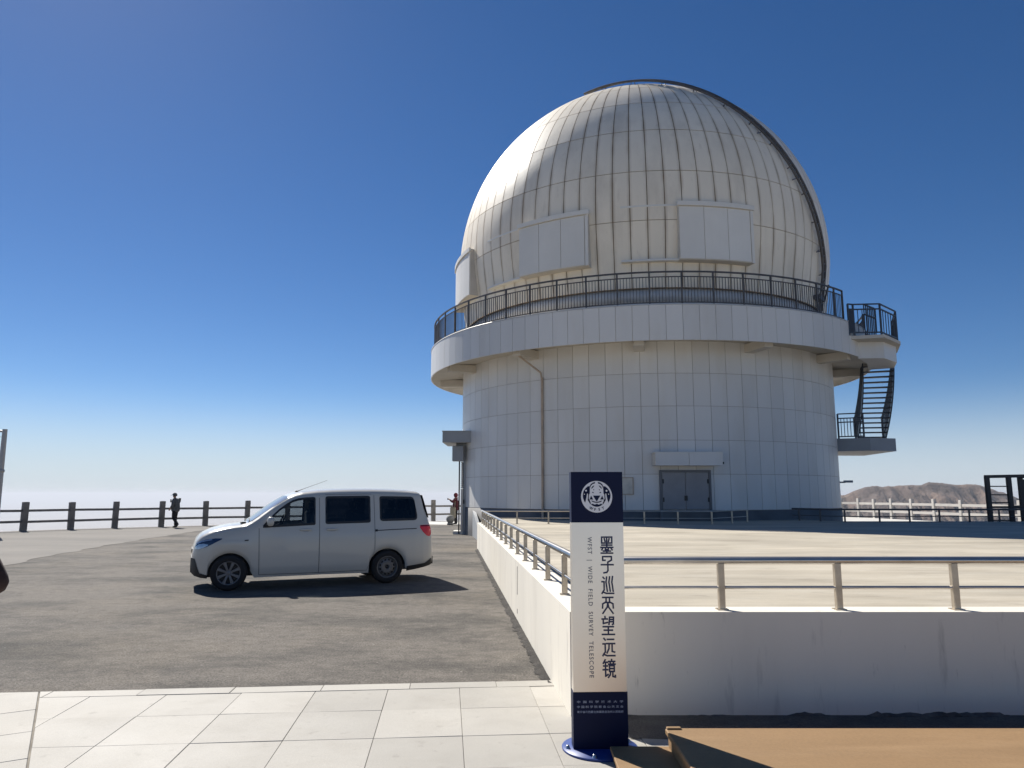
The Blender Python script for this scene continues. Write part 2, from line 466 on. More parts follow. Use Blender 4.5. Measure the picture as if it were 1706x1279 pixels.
# hillside falling away and the far plain
M['hill'] = mat('dry_hillside', (0.27, 0.215, 0.165), 0.95, var=(0.01, 0.2), world_space=True, tint=(0.05, (0.17, 0.14, 0.12), 0.6, 0.45, 0.7), bump=(0.3, 0.6, 1.0))
M['plain'] = mat('desert_plain', (0.36, 0.32, 0.275), 0.95, var=(0.0002, 0.1), world_space=True)
cen = Vector((3, 5))
# resample plateau outline
out = []
for i in range(len(plateau)):
    a, b_ = Vector(plateau[i]), Vector(plateau[(i + 1) % len(plateau)])
    k = max(1, int((b_ - a).length / 4))
    out += [a.lerp(b_, j / k) for j in range(k)]
rings = []
for (off, z) in ((0, -0.003), (0.5, -0.35), (3, -2.6), (14, -12), (50, -38), (180, -130), (500, -330), (1100, -650), (2000, -1040), (3200, -1302)):
    row = []
    for p in out:
        d = (p - cen).normalized()
        q = p + d * off
        w = min(1, off / 60) * min(1, (1302 + z) / 120)
        dz = mnoise.noise(Vector((q.x * 0.004, q.y * 0.004, 1))) * 0.22 * off * w + mnoise.noise(Vector((q.x * 0.02, q.y * 0.02, 5))) * min(off, 120) * 0.12 * w
        row.append((q.x, q.y, min(z + dz, z * 0.4)))
    row.append(row[0]); rings.append(row)
mb = MB(); mb.grid(rings[::-1])
struct(mb.build('hillside', M['hill']))
mb = MB()
ring = [(120000 * math.cos(2 * math.pi * i / 96), 120000 * math.sin(2 * math.pi * i / 96), -1300) for i in range(96)]
mb.add(ring, [tuple(range(96))])
struct(mb.build('desert_plain', M['plain']))

# far mountains at the right
def ridge_profile(u):
    pts = [(-0.6, -700), (-0.3, -420), (0.30, -60), (0.40, -34), (0.447, -30), (0.458, -6), (0.468, 8), (0.486, 27), (0.50, 21), (0.516, 24), (0.54, 36), (0.551, 38), (0.562, 62), (0.574, 52), (0.582, 46), (0.60, 44),
           (0.612, 48), (0.63, 34), (0.648, 4), (0.664, -24), (0.687, -70), (0.75, -190), (0.9, -420), (1.2, -700), (2.0, -1100)]
    for i in range(len(pts) - 1):
        if pts[i][0] <= u <= pts[i + 1][0]:
            f = (u - pts[i][0]) / (pts[i + 1][0] - pts[i][0])
            return pts[i][1] + f * (pts[i + 1][1] - pts[i][1])
    return -1100
rows = []
NV, NU = 120, 700
for j in range(NV):
    v = j / (NV - 1)                      # 0 near foot, 1 far foot
    Y = 3000 + v * 3600
    row = []
    for i in range(NU):
        u = 0.2 + 0.75 * i / (NU - 1)
        X = u * 5000 + (Y - 5000) * 0.30
        top = ridge_profile(u)
        if v <= 0.556:
            h = v / 0.556
            sh = h ** 0.8
        else:
            sh = max(0, 1 - (v - 0.556) / 0.444)
        amp = 4 * sh * (1 - sh) + 0.06
        n = mnoise.fractal(Vector((X * 0.0022, Y * 0.0022, 2.0)), 1.0, 2.1, 6)
        rg = 1 - abs(mnoise.noise(Vector((X * 0.0042 + n * .3, Y * 0.0018, 7.0)))) * 2
        r2 = 1 - abs(mnoise.noise(Vector((X * 0.013 + n * .3, Y * 0.006, 9.0)))) * 2
        r3 = 1 - abs(mnoise.noise(Vector((X * 0.035 + n * .6, Y * 0.020, 4.0)))) * 2
        z = -1310 + (top + 25 + 1310) * sh + amp * (85 * n + 120 * (rg - 0.6) + 65 * (r2 - 0.5) + 26 * (r3 - 0.5))
        row.append((X, Y, z))
    rows.append(row)
M['mountain'] = mat('bare_rock', (0.115, 0.085, 0.072), 0.95, var=(0.006, 0.4), world_space=True, tint=[(0.0035, (0.20, 0.135, 0.10), 0.8, 0.45, 0.65), (0.012, (0.055, 0.047, 0.045), 0.6, 0.5, 0.7)], bump=(0.03, 0.8, 20))
mb = MB(); mb.grid([r[::-1] for r in rows])
struct(mb.build('mountain_range', M['mountain']))

# ================================================================== PAVEMENT
ANG = R_(5.0)
ux = Vector((math.cos(ANG), math.sin(ANG))); vx = Vector((-math.sin(ANG), math.cos(ANG)))
org = Vector((-2.239, 6.40))
def clip(poly, p, n):
    """keep the side where (q-p).n <= 0"""
    res = []
    for i in range(len(poly)):
        a, b_ = poly[i], poly[(i + 1) % len(poly)]
        da, db = (a - p).dot(n), (b_ - p).dot(n)
        if da <= 0: res.append(a)
        if da * db < 0: res.append(a.lerp(b_, da / (da - db)))
    return res
bp = Vector((-3.884, 6.359)); bd = (Vector((-2.939, 4.767)) - bp).normalized(); bn = Vector((bd.y, -bd.x))   # boundary of the fan block, bn points left
if bn.x > 0: bn = -bn
kb = Vector((0.272, 6.70)); kbn = vx.copy()
pv = [Vector((-9, 2.2)), Vector((7, 2.2)), Vector((7, 7.2)), Vector((-9, 7.2))]
pv = clip(pv, org + vx * 0.19, kbn)
mb = MB(); mb.add([(p.x, p.y, 0.004) for p in pv], [tuple(range(len(pv)))])
pavement = struct(mb.build('pavement', M['mortar']))
mb = MB(); mb.add([(x, y, 0.008) for x, y in ((-24, -30), (24, -30), (24, 2.6), (-24, 2.0))], [(0, 1, 2, 3)])
struct(mb.build('plaza_pavement', M['stone']))
def slab(poly, name='paving_slab', h=0.016):
    if len(poly) < 3: return
    area = 0.5 * abs(sum(poly[i].x * poly[(i + 1) % len(poly)].y - poly[(i + 1) % len(poly)].x * poly[i].y for i in range(len(poly))))
    if area < 0.004: return
    c = sum(poly, Vector((0, 0))) / len(poly)
    g, bvl = 0.0013, 0.003
    def inset(d):
        r = []
        for p in poly:
            q = c - p; L = q.length
            r.append(p + q * min(0.5, d * 1.3 / L))
        return r
    a, b_ = inset(g), inset(g + bvl)
    dz = random.uniform(-0.0015, 0.002); tl = (random.uniform(-0.003, 0.003), random.uniform(-0.003, 0.003))
    n = len(poly)
    def Z(p, z): return (p.x - c.x, p.y - c.y, z + dz + (p.x - c.x) * tl[0] + (p.y - c.y) * tl[1])
    vs = [(p.x - c.x, p.y - c.y, 0.001) for p in a] + [Z(p, h - 0.003) for p in a] + [Z(p, h) for p in b_]
    fs = []
    for k in (0, 1):
        for i in range(n):
            j = (i + 1) % n
            fs.append((k * n + i, k * n + j, k * n + n + j, k * n + n + i))
    fs.append(tuple(range(2 * n, 3 * n)))
    m_ = MB(); m_.add(vs, fs)
    m_.build(name, M['stone'], pavement, loc=(c.x, c.y, 0), fix=True)
rowd = [0.0, 0.60, 1.25, 1.86, 2.46, 3.06, 3.66, 4.3]
for r in range(len(rowd) - 1):
    for k in range(-6, 16):
        j0, j1 = -rowd[r], -rowd[r + 1]
        q = [org + ux * (k * 0.6) + vx * j1, org + ux * (k * 0.6 + 0.6) + vx * j1, org + ux * (k * 0.6 + 0.6) + vx * j0, org + ux * (k * 0.6) + vx * j0]
        slab(clip(q, bp, bn))
for k in range(-4, 12):                                                    # kerb stones
    q = [org + ux * (k * 0.74 - .1) + vx * 0.0, org + ux * (k * 0.74 + .64) + vx * 0.0, org + ux * (k * 0.74 + .64) + vx * 0.185, org + ux * (k * 0.74 - .1) + vx * 0.185]
    slab(clip(q, bp, bn), 'kerb_stone', 0.018)
# fan block at the left
for r in range(-3, 7):
    for k in range(0, 8):
        s0 = bp + bd * (r * 0.61 - 0.12); lx = Vector((bn.x, bn.y))
        q = [s0 + lx * (k * 0.61), s0 + lx * (k * 0.61 + 0.61), s0 + lx * (k * 0.61 + 0.61) + bd * 0.61, s0 + lx * (k * 0.61) + bd * 0.61]
        q = [p + lx * 0.012 for p in q]
        slab(clip(q, org + vx * 0.185, vx))
# broken gutter at the foot of the side wall
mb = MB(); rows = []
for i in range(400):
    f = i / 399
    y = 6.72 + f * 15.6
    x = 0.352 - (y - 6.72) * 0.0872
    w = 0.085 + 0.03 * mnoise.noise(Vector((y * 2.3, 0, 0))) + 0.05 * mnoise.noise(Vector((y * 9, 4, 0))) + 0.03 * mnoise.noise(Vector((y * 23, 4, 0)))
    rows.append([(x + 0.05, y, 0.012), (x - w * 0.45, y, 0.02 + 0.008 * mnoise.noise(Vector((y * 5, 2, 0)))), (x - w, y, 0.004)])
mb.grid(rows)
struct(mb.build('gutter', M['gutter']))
# dark strip painting the front wall's shadow deeper on the paving
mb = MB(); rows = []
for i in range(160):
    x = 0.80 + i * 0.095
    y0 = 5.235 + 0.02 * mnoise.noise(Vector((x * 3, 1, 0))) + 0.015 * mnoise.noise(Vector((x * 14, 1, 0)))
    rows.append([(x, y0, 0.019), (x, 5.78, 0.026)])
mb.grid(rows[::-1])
struct(mb.build('wall_shade_strip', mat('wall_shade_dark', (0.10, 0.092, 0.08), 0.95, var=(4, 0.3), speck=(50, 0.3), world_space=True, bump=(40, 0.8, 0.02))))

# ================================================================== TERRACE
TZ = 0.765
terr = [(0.50, 5.85), (16, 5.85), (40, 5.85), (40, 24.25), (10.6, 24.25), (9.6, 26.5), (2.0, 26.5), (-0.2, 28.0), (-1.0, 24.5), (-0.95, 22.6)]
mb = MB(); mb.prism(terr, TZ - 0.5, TZ - 0.004)
struct(mb.build('terrace_floor', M['concrete'], fix=True))
# retaining wall
wall = thing('retaining_wall', 'low white rendered retaining wall round the raised terrace', 'wall', (0.437, 5.75, 0))
def wl(mb_, pts, th, z0, z1): pass
sx = -0.0872
mb = MB()
L_ = 17.3
side = [(0, 0), (0.26, 0.0), (0.26 + sx * L_, L_), (sx * L_, L_)]
side = [(0, 0), (0.26, 0.26), (0.26 + sx * L_, L_), (sx * L_, L_)]
mb.prism(side, -0.1, TZ)
mb.build('side_wall', M['wallpaint'], wall, fix=True)
mb = MB(); mb.prism([(0.003, 0), (16, 0.0), (16, 0.26), (0.263, 0.26)], -0.1, TZ)
mb.build('front_wall', M['wallpaint'], wall, fix=True)
# crumbling skirt at the foot of the front wall
mb = MB()
def crumb(x0, x1, hmax, th, seed):
    rows = []
    n = int((x1 - x0) / 0.03)
    for i in range(n + 1):
        x = x0 + (x1 - x0) * i / n
        e = min(1, min(i, n - i) / 4)
        h = hmax * (0.55 + 0.6 * mnoise.noise(Vector((x * 6, seed, 0))) + 0.35 * mnoise.noise(Vector((x * 21, seed, 3)))) * e
        h = max(h, 0.004)
        t = th * e
        z0 = 0.016
        rows.append([(x, -0.002 - t * 1.2, z0), (x, -0.002 - t, z0 + h * 0.6), (x, -0.002 - t * 0.35, z0 + h), (x, 0.01, z0 + h * 1.03)])
    mb.grid(rows, smooth=False)
crumb(0.75, 1.40, 0.020, 0.02, 1); crumb(1.55, 1.98, 0.045, 0.015, 2); crumb(2.15, 3.3, 0.050, 0.04, 3); crumb(0.30, 0.6, 0.02, 0.012, 4); crumb(3.38, 6.5, 0.045, 0.04, 5)
o = mb.build('crumbled_render', M['crumb'], wall)
# dark expansion joint on the sunny side
mb = MB()
for (yy, z0, z1) in ((4.2, 0.34, 0.70), (4.2, 0.10, 0.16)):
    x = sx * yy
    mb.box((x - 0.001, yy, (z0 + z1) / 2), (0.008, 0.016, z1 - z0))
mb.build('wall_joint', M['mortar'], wall)

# stainless railing along the terrace edge
def steel_railing(label, path, spacing, top_r=0.03, low_r=0.013, h=0.352, cat='railing', post_w=0.05, posts=None, z=TZ, group=None, start=0.0, mats=('steel_post', 'steel')):
    t = thing('steel_railing', label, cat, (path[0][0], path[0][1], z), group=group)
    o0 = Vector(path[0])
    P = [Vector(p) - o0 for p in path]
    tot = 0; pos = []
    nxt = start
    for a, b_ in zip(P[:-1], P[1:]):
        L = (b_ - a).length
        while nxt <= tot + L + 1e-6:
            pos.append((a.lerp(b_, (nxt - tot) / L), math.atan2((b_ - a).y, (b_ - a).x))); nxt += spacing
        tot += L
    if posts: pos = [(Vector(p) - o0, 0.0) for p in posts]
    m1 = MB(); m1.bbox((0, 0, h / 2), (post_w, post_w, h), bev=0.006); m1.box((0, 0, 0.004), (post_w * 1.7, post_w * 1.7, 0.008))
    me = m1.mesh('post', M[mats[0]])
    for p, a in pos:
        link('post', me, t, (p.x, p.y, 0), a)
    m2 = MB(); m2.tube([(p.x, p.y, h + top_r * 0.6) for p in P], top_r, 12)
    m2.build('top_rail', M[mats[1]], t)
    m3 = MB(); m3.tube([(p.x, p.y, h * 0.47) for p in P], low_r, 8)
    m3.build('lower_rail', M[mats[1]], t)
    return t
sidex = lambda y: 0.437 + sx * (y - 5.75) + 0.115
steel_railing('brushed steel railing on top of the low white wall behind the sign', [(16, 5.865), (0.62, 5.865), (sidex(6.1), 6.1), (sidex(22.6), 22.6)], 0.9,
              posts=[(1.62 + 0.905 * k, 5.865) for k in range(15)] + [(0.69, 5.875)] + [(sidex(y), y) for y in [6.72 + 1.10 * k for k in range(15)]])
steel_railing('thin steel railing at the back of the terrace left of the door ramp', [(-0.85, 22.3), (5.85, 21.75), (7.50, 23.75)], 0.92, top_r=0.022, low_r=0.011, h=0.36, post_w=0.045,
              posts=[(0.15, 22.2), (1.08, 22.12), (2.0, 22.05), (2.95, 21.98), (3.88, 21.9), (4.85, 21.83), (5.82, 21.75), (6.7, 22.75), (7.47, 23.72)])
steel_railing('thin steel railing at the back of the terrace right of the door ramp', [(9.35, 24.9), (10.45, 23.45), (30, 23.75)], 0.95, top_r=0.028, low_r=0.014, h=0.37, post_w=0.045, mats=('rail_dark', 'rail_dark'),
              posts=[(9.5, 24.7), (9.95, 24.1), (10.45, 23.45), (11.55, 23.47)] + [(12.5 + .95 * k, 23.48 + .014 * k) for k in range(15)])

# ================================================================== OBSERVATORY
BX, BY = 5.7304, 32.4987
A0 = -100.0
obs = thing('observatory', 'large white observatory dome on a round panelled tower', 'observatory', (BX, BY, 0))
def pol(r, a, z):
    t = R_(A0 + a); return Vector((r * math.cos(t), r * math.sin(t), z))
def arc(r, a0, a1, z, n):
    return [pol(r, a0 + (a1 - a0) * i / n, z) for i in range(n + 1)]
NG = 84; DA = 360.0 / NG
def panel_geo(prof, da, gap, th, na=2, rin=None):
    """curved panel around the +X axis; prof = [(r,z)...] bottom to top"""
    m_ = MB(); rows = []; inn = []
    for (r, z) in prof:
        h = R_(da) / 2 - gap / 2 / r
        rows.append([(r * math.cos(-h + 2 * h * i / na), r * math.sin(-h + 2 * h * i / na), z) for i in range(na + 1)])
    m_.grid([r[::-1] for r in rows])
    # sides
    edge_ = [r[0] for r in rows] + rows[-1][1:] + [r[-1] for r in rows[::-1]][1:] + rows[0][::-1][1:-1]
    k = len(edge_); vs = list(edge_)
    for (x, y, z) in edge_:
        rr = math.hypot(x, y); f = (rr - th) / rr
        vs.append((x * f, y * f, z))
    m_.add(vs, [((i + 1) % k, i, k + i, k + (i + 1) % k) for i in range(k)])
    return m_
def add_rot(dst, src, ang):
    c, s = math.cos(ang), math.sin(ang); o = len(dst.v)
    dst.v += [(x * c - y * s, x * s + y * c, z) for x, y, z in src.v]
    dst.f += [[o + i for i in f] for f in src.f]; dst.sm += src.sm
def ring_of_panels(name, m, parent, geo, n, off, lo, hi, rest_name=None):
    me = geo.mesh(name, m); d = 360.0 / n; rest = MB()
    for k in range(n):
        a = (off + d * k + 180) % 360 - 180
        if lo <= a <= hi:
            link(name, me, parent, None, R_(A0 + a))
        else:
            add_rot(rest, geo, R_(A0 + a))
    return rest
RW = 7.9
# core tower behind the joints
mb = MB(); mb.lathe([(RW - 0.02, 1.0), (RW - 0.02, 6.9)], 168)
core = mb.build('tower_core', M['seam_wall'], obs, rz=R_(A0 + DA / 2))
mb = MB(); mb.lathe([(RW + 0.025, -0.1), (RW + 0.025, 1.085), (RW - 0.05, 1.10)], 168)
mb.build('plinth', M['plinth'], obs)
# wall panels in five courses
walls = link('tower_wall', None, obs)
rest = MB()
zs = [1.105, 2.29, 3.42, 4.57, 5.69, 6.80]
for q in range(5):
    g = panel_geo([(RW, zs[q] + 0.006), (RW, zs[q + 1] - 0.006)], DA, 0.014, 0.03, 2)
    r = ring_of_panels('wall_panel', M['panel'], walls, g, NG, 0.03 + DA / 2, -84, 84)
    o_ = len(rest.v); rest.v += r.v; rest.f += [[o_ + i for i in f] for f in r.f]; rest.sm += r.sm
struct(rest.build('wall_panel', M['panel'], walls), 'stuff')

# gallery
RG = 9.3; ZG0, ZG1 = 6.55, 7.72
mb = MB(); mb.lathe([(RW - 0.03, 6.80), (RG - 0.06, 6.72), (RG - 0.04, 6.56), (RG - 0.03, 6.56), (RG - 0.03, 7.70), (RG - 0.25, 7.70), (RG - 0.25, 7.22), (7.2, 7.22)], 168)
mb.build('gallery_slab', M['soffit'], obs, fix=False)
gal = link('gallery_parapet', None, obs)
NP = 108
g = panel_geo([(RG, ZG0), (RG, ZG1)], 360 / NP, 0.012, 0.05, 2)
r = ring_of_panels('parapet_panel', M['panel'], gal, g, NP, 0.4, -98, 52)
struct(r.build('parapet_panel', M['panel'], gal), 'stuff')
mb = MB(); mb.lathe([(RG + 0.015, ZG1 + 0.004), (RG + 0.015, ZG1 + 0.03), (RG - 0.28, ZG1 + 0.03), (RG - 0.28, ZG1 - 0.03)], 168)
mb.build('parapet_coping', M['panel'], obs)
m1 = MB(); m1.box((8.42, 0, 6.60), (1.16, 0.34, 0.30))
me = m1.mesh('gallery_beam', M['soffit'])
for k in range(13):
    link('gallery_beam', me, obs, None, R_(A0 - 84.5 + 28.2 * k - 0.2))
mb = MB(); mb.tube([pol(8.9, -28.5, 6.5), pol(7.97, -26.2, 5.95), pol(7.965, -25.8, 5.7)], 0.035, 8); mb.tube([pol(7.965, -25.78, 5.75), pol(7.965, -25.78, 0.77)], 0.045, 8)
mb.build('drainpipe', M['pipe'], obs)
# gallery railing
rail = link('gallery_railing', None, obs)
RR = 9.17
m1 = MB(); m1.box((RR, 0, 8.29), (0.05, 0.05, 1.14)); post_me = m1.mesh('post', M['rail_dark'])
m1 = MB(); m1.box((RR, 0, 8.255), (0.018, 0.018, 0.86)); bal_me = m1.mesh('baluster', M['rail_dark'])
GAPA, GAPB = 52.0, 79.0
NB = 55
restb = MB(); nb = 0
sing = MB(); sing.box((RR, 0, 8.255), (0.018, 0.018, 0.86))
singp = MB(); singp.box((RR, 0, 8.29), (0.05, 0.05, 1.14)); restp = MB()
for k in range(NB):
    a = (k * 360 / NB - 4.2 + 180) % 360 - 180
    if GAPA < a < GAPB: continue
    if -105 < a < 110: link('post', post_me, rail, None, R_(A0 + a))
    else: add_rot(restp, singp, R_(A0 + a))
    for j in range(1, 10):
        b_ = a + j * 360 / NB / 10
        if GAPA < b_ < GAPB: continue
        if -92 < b_ < 52.5: link('baluster', bal_me, rail, None, R_(A0 + b_))
        else: add_rot(restb, sing, R_(A0 + b_))
link('post', post_me, rail, None, R_(A0 + GAPA)); link('post', post_me, rail, None, R_(A0 + GAPB))
struct(restb.build('baluster', M['rail_dark'], rail), 'stuff'); struct(restp.build('post', M['rail_dark'], rail), 'stuff')
for (z, w, h) in ((8.86, 0.06, 0.045), (8.69, 0.035, 0.03), (7.83, 0.035, 0.03)):
    mb = MB(); pts = arc(RR, GAPB - 360, GAPA, z, 150)
    rows = []
    for p in pts:
        d = Vector((p.x, p.y, 0)).normalized()
        rows.append([p + d * w / 2 + Vector((0, 0, -h / 2)), p + d * w / 2 + Vector((0, 0, h / 2)), p - d * w / 2 + Vector((0, 0, h / 2)), p - d * w / 2 + Vector((0, 0, -h / 2)), p + d * w / 2 + Vector((0, 0, -h / 2))])
    mb.grid(rows, smooth=False)
    mb.build('handrail' if z > 8.8 else 'rail', M['rail_dark'], rail, fix=True)

# dome
RD, ZD = 8.08, 11.54
def domer(z):
    zt = ZD - RD * math.sin(R_(8)); rt = RD * math.cos(R_(8))
    if z >= zt: return math.sqrt(max(0, RD * RD - (z - ZD) ** 2))
    return rt - (zt - z) * math.tan(R_(8))
dome = link('dome', None, obs)
mb = MB()
prof = [(domer(z) - 0.03, z) for z in [8.7 + i * (19.55 - 8.7) / 60 for i in range(61)]]
mb.lathe(prof, 168); mb.build('dome_shell', M['seam'], dome, rz=R_(A0 + DA / 2))
M['skirt'] = mat('dome_skirt_paint', (0.60, 0.60, 0.59), 0.4, var=(1.0, 0.08), world_space=True)
mb = MB(); mb.lathe([(7.60, 7.2), (7.60, 8.30)], 168); mb.build('dome_base_ring', M['panel'], obs)
mb = MB(); mb.lathe([(7.56, 8.28), (7.64, 8.28), (7.66, 8.71), (7.5, 8.74)], 168); mb.build('dome_skirt', M['skirt'], dome)
els = [None, -3.3, 9.9, 23.4, 36.3, 49.5, 62.5, 76.0]
rest = MB()
for q in range(7):
    z0 = 8.735 if els[q] is None else ZD + RD * math.sin(R_(els[q])) + 0.012
    z1 = ZD + RD * math.sin(R_(els[q + 1])) - 0.012
    e0 = math.degrees(math.asin((z0 - ZD) / RD)); e1 = math.degrees(math.asin((z1 - ZD) / RD))
    prof = []
    for i in range(6):
        if els[q] is None: z = z0 + (z1 - z0) * i / 5
        else: z = ZD + RD * math.sin(R_(e0 + (e1 - e0) * i / 5))
        prof.append((domer(z), z))
    g = panel_geo(prof, DA, 0.030, 0.03, 2)
    r = ring_of_panels('dome_panel', M['dome'], dome, g, NG, 0.7, -89, 89)
    o_ = len(rest.v); rest.v += r.v; rest.f += [[o_ + i for i in f] for f in r.f]; rest.sm += r.sm
struct(rest.build('dome_panel', M['dome_rear'], dome), 'stuff')
mb = MB(); mb.lathe([(RD * math.cos(R_(e)), ZD + RD * math.sin(R_(e))) for e in (76.3, 80, 84, 88, 89.99)], 84); mb.build('dome_cap', M['dome_rear'], dome)

# ventilation shutters standing off the dome
def curved_box(m_, r0, r1, a0, a1, z0, z1, n=8):
    rows = []
    ring_ = []
    for i in range(n + 1):
        a = a0 + (a1 - a0) * i / n
        rows.append([pol(r0, a, z0), pol(r1, a, z0), pol(r1, a, z1), pol(r0, a, z1), pol(r0, a, z0)])
    m_.grid(rows, smooth=False)
    m_.add(rows[0][:4], [(0, 1, 2, 3)]); m_.add(rows[-1][:4], [(3, 2, 1, 0)])
    return m_
def shutter(a0, a1, z0, z1, rails=None, ro=8.27, label=None):
    s_ = link('vent_shutter', None, dome)
    if label: s_['label'] = label
    m_ = MB(); curved_box(m_, 7.55, ro - 0.03, a0, a1, z0, z1, 10); m_.build('shutter_box', M['soffit'], s_, fix=True)
    w = (a1 - a0 - 1.0) / 3
    for i in range(3):
        m_ = MB(); curved_box(m_, ro - 0.028, ro, a0 + 0.1 + w * i + 0.06, a0 + 0.1 + w * (i + 1) - 0.06, z0 + 0.03, z1 - 0.16, 3)
        m_.build('shutter_panel', M['shutter'], s_, fix=True)
    m_ = MB(); curved_box(m_, ro - 0.03, ro + 0.05, a0 - 0.3, a1 + 0.3, z1 - 0.13, z1 + 0.03, 10); m_.build('shutter_hood', M['shutter'], s_, fix=True)
    m_ = MB(); curved_box(m_, ro - 0.03, ro + 0.012, a1 - 0.75, a1, z0, z1 - 0.14, 2); m_.build('shutter_frame', M['shutter'], s_, fix=True)
    if rails:
        for zz in (z0 + 0.05, z1 - 0.04):
            m_ = MB(); lo, hi = sorted((rails, a0 if rails < a0 else a1))
            curved_box(m_, 7.72 if zz < ZD - 1 else 7.9, 8.09, lo, hi, zz - 0.035, zz + 0.035, 8); m_.build('shutter_rail', M['shutter'], s_, fix=True)
shutter(10.1, 29.3, 9.58, 11.63, rails=-3.8)
shutter(-31.5, -11.7, 9.55, 11.55, rails=-46.0)
shutter(-76.0, -54.4, 9.62, 11.56)

# ladder arching over the dome
lad = link('dome_ladder', None, dome)
LA = pol(1, 57.6, 0) * math.cos(R_(-2)) + Vector((0, 0, math.sin(R_(-2))))
LB = Vector((-0.2594, -0.3555, 0.8980)); LB = (LB - LA * LA.dot(LB)).normalized()
LT = LA.cross(LB)
def ladp(t, side, dr):
    """point on the ladder's great circle; t in degrees up from the foot of the sphere"""
    if t < -8:
        d = (LA * math.cos(R_(-8)) + LB * math.sin(R_(-8)))
        z = ZD + RD * d.z + (t + 8) * RD * R_(1)
        h = Vector((d.x, d.y, 0)).normalized()
        return h * (domer(max(z, 8.2)) + dr) + LT * side + Vector((0, 0, z))
    d = LA * math.cos(R_(t)) + LB * math.sin(R_(t))
    return d * (RD + dr) + LT * side + Vector((0, 0, ZD))
for s_ in (-0.15, 0.15):
    m_ = MB(); es = [-20 + i * 2.5 for i in range(46)]
    m_.tube([ladp(e, s_, 0.14) for e in es], 0.048, 6); m_.build('ladder_rail', M['rail_dark'], lad)
m1 = MB(); e = -20.0
while e < 92:
    m_ = MB(); m_.bar(ladp(e, -0.15, 0.14), ladp(e, 0.15, 0.14), 0.04); m_.build('rung', M['rail_dark'], lad); e += 2.2
for e in (-18, -9.5, -3, 5, 13, 21, 29, 37, 46, 56, 66, 76, 86, 92):
    for s_ in (-0.15, 0.15):
        m_ = MB(); m_.bar(ladp(e, s_, -0.02), ladp(e, s_, 0.15), 0.03); m_.build('ladder_bracket', M['rail_dark'], lad)
for e in (-2.5, 17.5, 33):
    m_ = MB(); m_.bar(ladp(e, 0.24, 0.10), ladp(e, 0.62, 0.12), 0.035); m_.build('ladder_arm', M['rail_dark'], lad)
m_ = MB(); m_.box((7.75, 0, 9.05), (0.55, 0.7, 0.16)); m_.bar((8.0, -0.3, 9.0), (8.2, -0.3, 9.6), 0.06); m_.bar((8.0, 0.3, 9.0), (8.2, 0.3, 9.6), 0.06)
m_.build('ladder_foot', M['rail_dark'], lad, rz=R_(A0 + 60))

# door, canopy, notice
def face_frame(a, r=RW):
    """matrix: local x along the wall (to the right seen from outside), local -y outward, z up"""
    t = R_(A0 + a); rad = Vector((math.cos(t), math.sin(t), 0)); tan = Vector((-math.sin(t), math.cos(t), 0))
    p = rad * r
    return p, math.atan2(tan.y, tan.x)
p, rz = face_frame(10.05)
dr = link('door', None, obs, p, rz)
m_ = MB()
m_.box((0, -0.03, 2.385), (1.70, 0.12, 0.07)); m_.box((-0.815, -0.03, 1.56), (0.07, 0.12, 1.58)); m_.box((0.815, -0.03, 1.56), (0.07, 0.12, 1.58))
m_.build('door_frame', M['door_frame'], dr)
m_ = MB(); m_.box((0, -0.030, 1.10 - 0.16), (1.62, 0.07, 0.34)); m_.build('door_step', M['plinth'], dr)
for s_ in (-1, 1):
    m_ = MB(); m_.bbox((s_ * 0.389, -0.045, 1.735), (0.765, 0.05, 1.22), bev=0.006)
    m_.build('door_leaf', M['door'], dr)
m_ = MB(); m_.box((0.0, -0.078, 1.50), (0.10, 0.02, 0.16)); m_.build('door_handle', M['black'], dr)
for s_ in (-0.74, 0.74):
    for z in (1.45, 2.05):
        m_ = MB(); m_.box((s_, -0.08, z), (0.04, 0.03, 0.14)); m_.build('hinge', M['black'], dr)
p, rz = face_frame(10.35)
cp = link('door_canopy', None, obs, p, rz)
m_ = MB(); m_.box((0, -0.22, 2.76), (2.20, 0.50, 0.40)); m_.build('canopy_core', M['soffit'], cp)
for s_ in (-1, 1):
    m_ = MB(); m_.box((s_ * 0.552, -0.485, 2.765), (1.09, 0.03, 0.42)); m_.build('canopy_panel', M['panel'], cp)
m_ = MB(); m_.box((0, -0.24, 2.985), (2.24, 0.55, 0.03)); m_.build('canopy_coping', M['panel'], cp)
m_ = MB(); m_.box((1.13, -0.4, 2.64), (0.06, 0.06, 0.07)); m_.build('canopy_camera', M['black'], cp)
p, rz = face_frame(-3.8)
pq = link('notice_plate', None, obs, p, rz)
m_ = MB(); m_.box((0, -0.02, 1.90), (0.40, 0.03, 0.54)); m_.build('plate', M['plaque'], pq)
m_ = MB()
for (x, z, w, h) in ((0, 2.175, 0.44, 0.03), (0, 1.625, 0.44, 0.03), (-0.205, 1.9, 0.03, 0.53), (0.205, 1.9, 0.03, 0.53)):
    m_.box((x, -0.025, z), (w, 0.045, h))
m_.build('plate_frame', M['pipe'], pq)
m_ = MB(); m_.box((8.03, 0, 2.10), (0.22, 0.06, 0.06)); m_.box((8.25, 0, 2.13), (0.34, 0.14, 0.09)); m_.build('floodlight', M['greybox'], obs, rz=R_(A0 + 82))

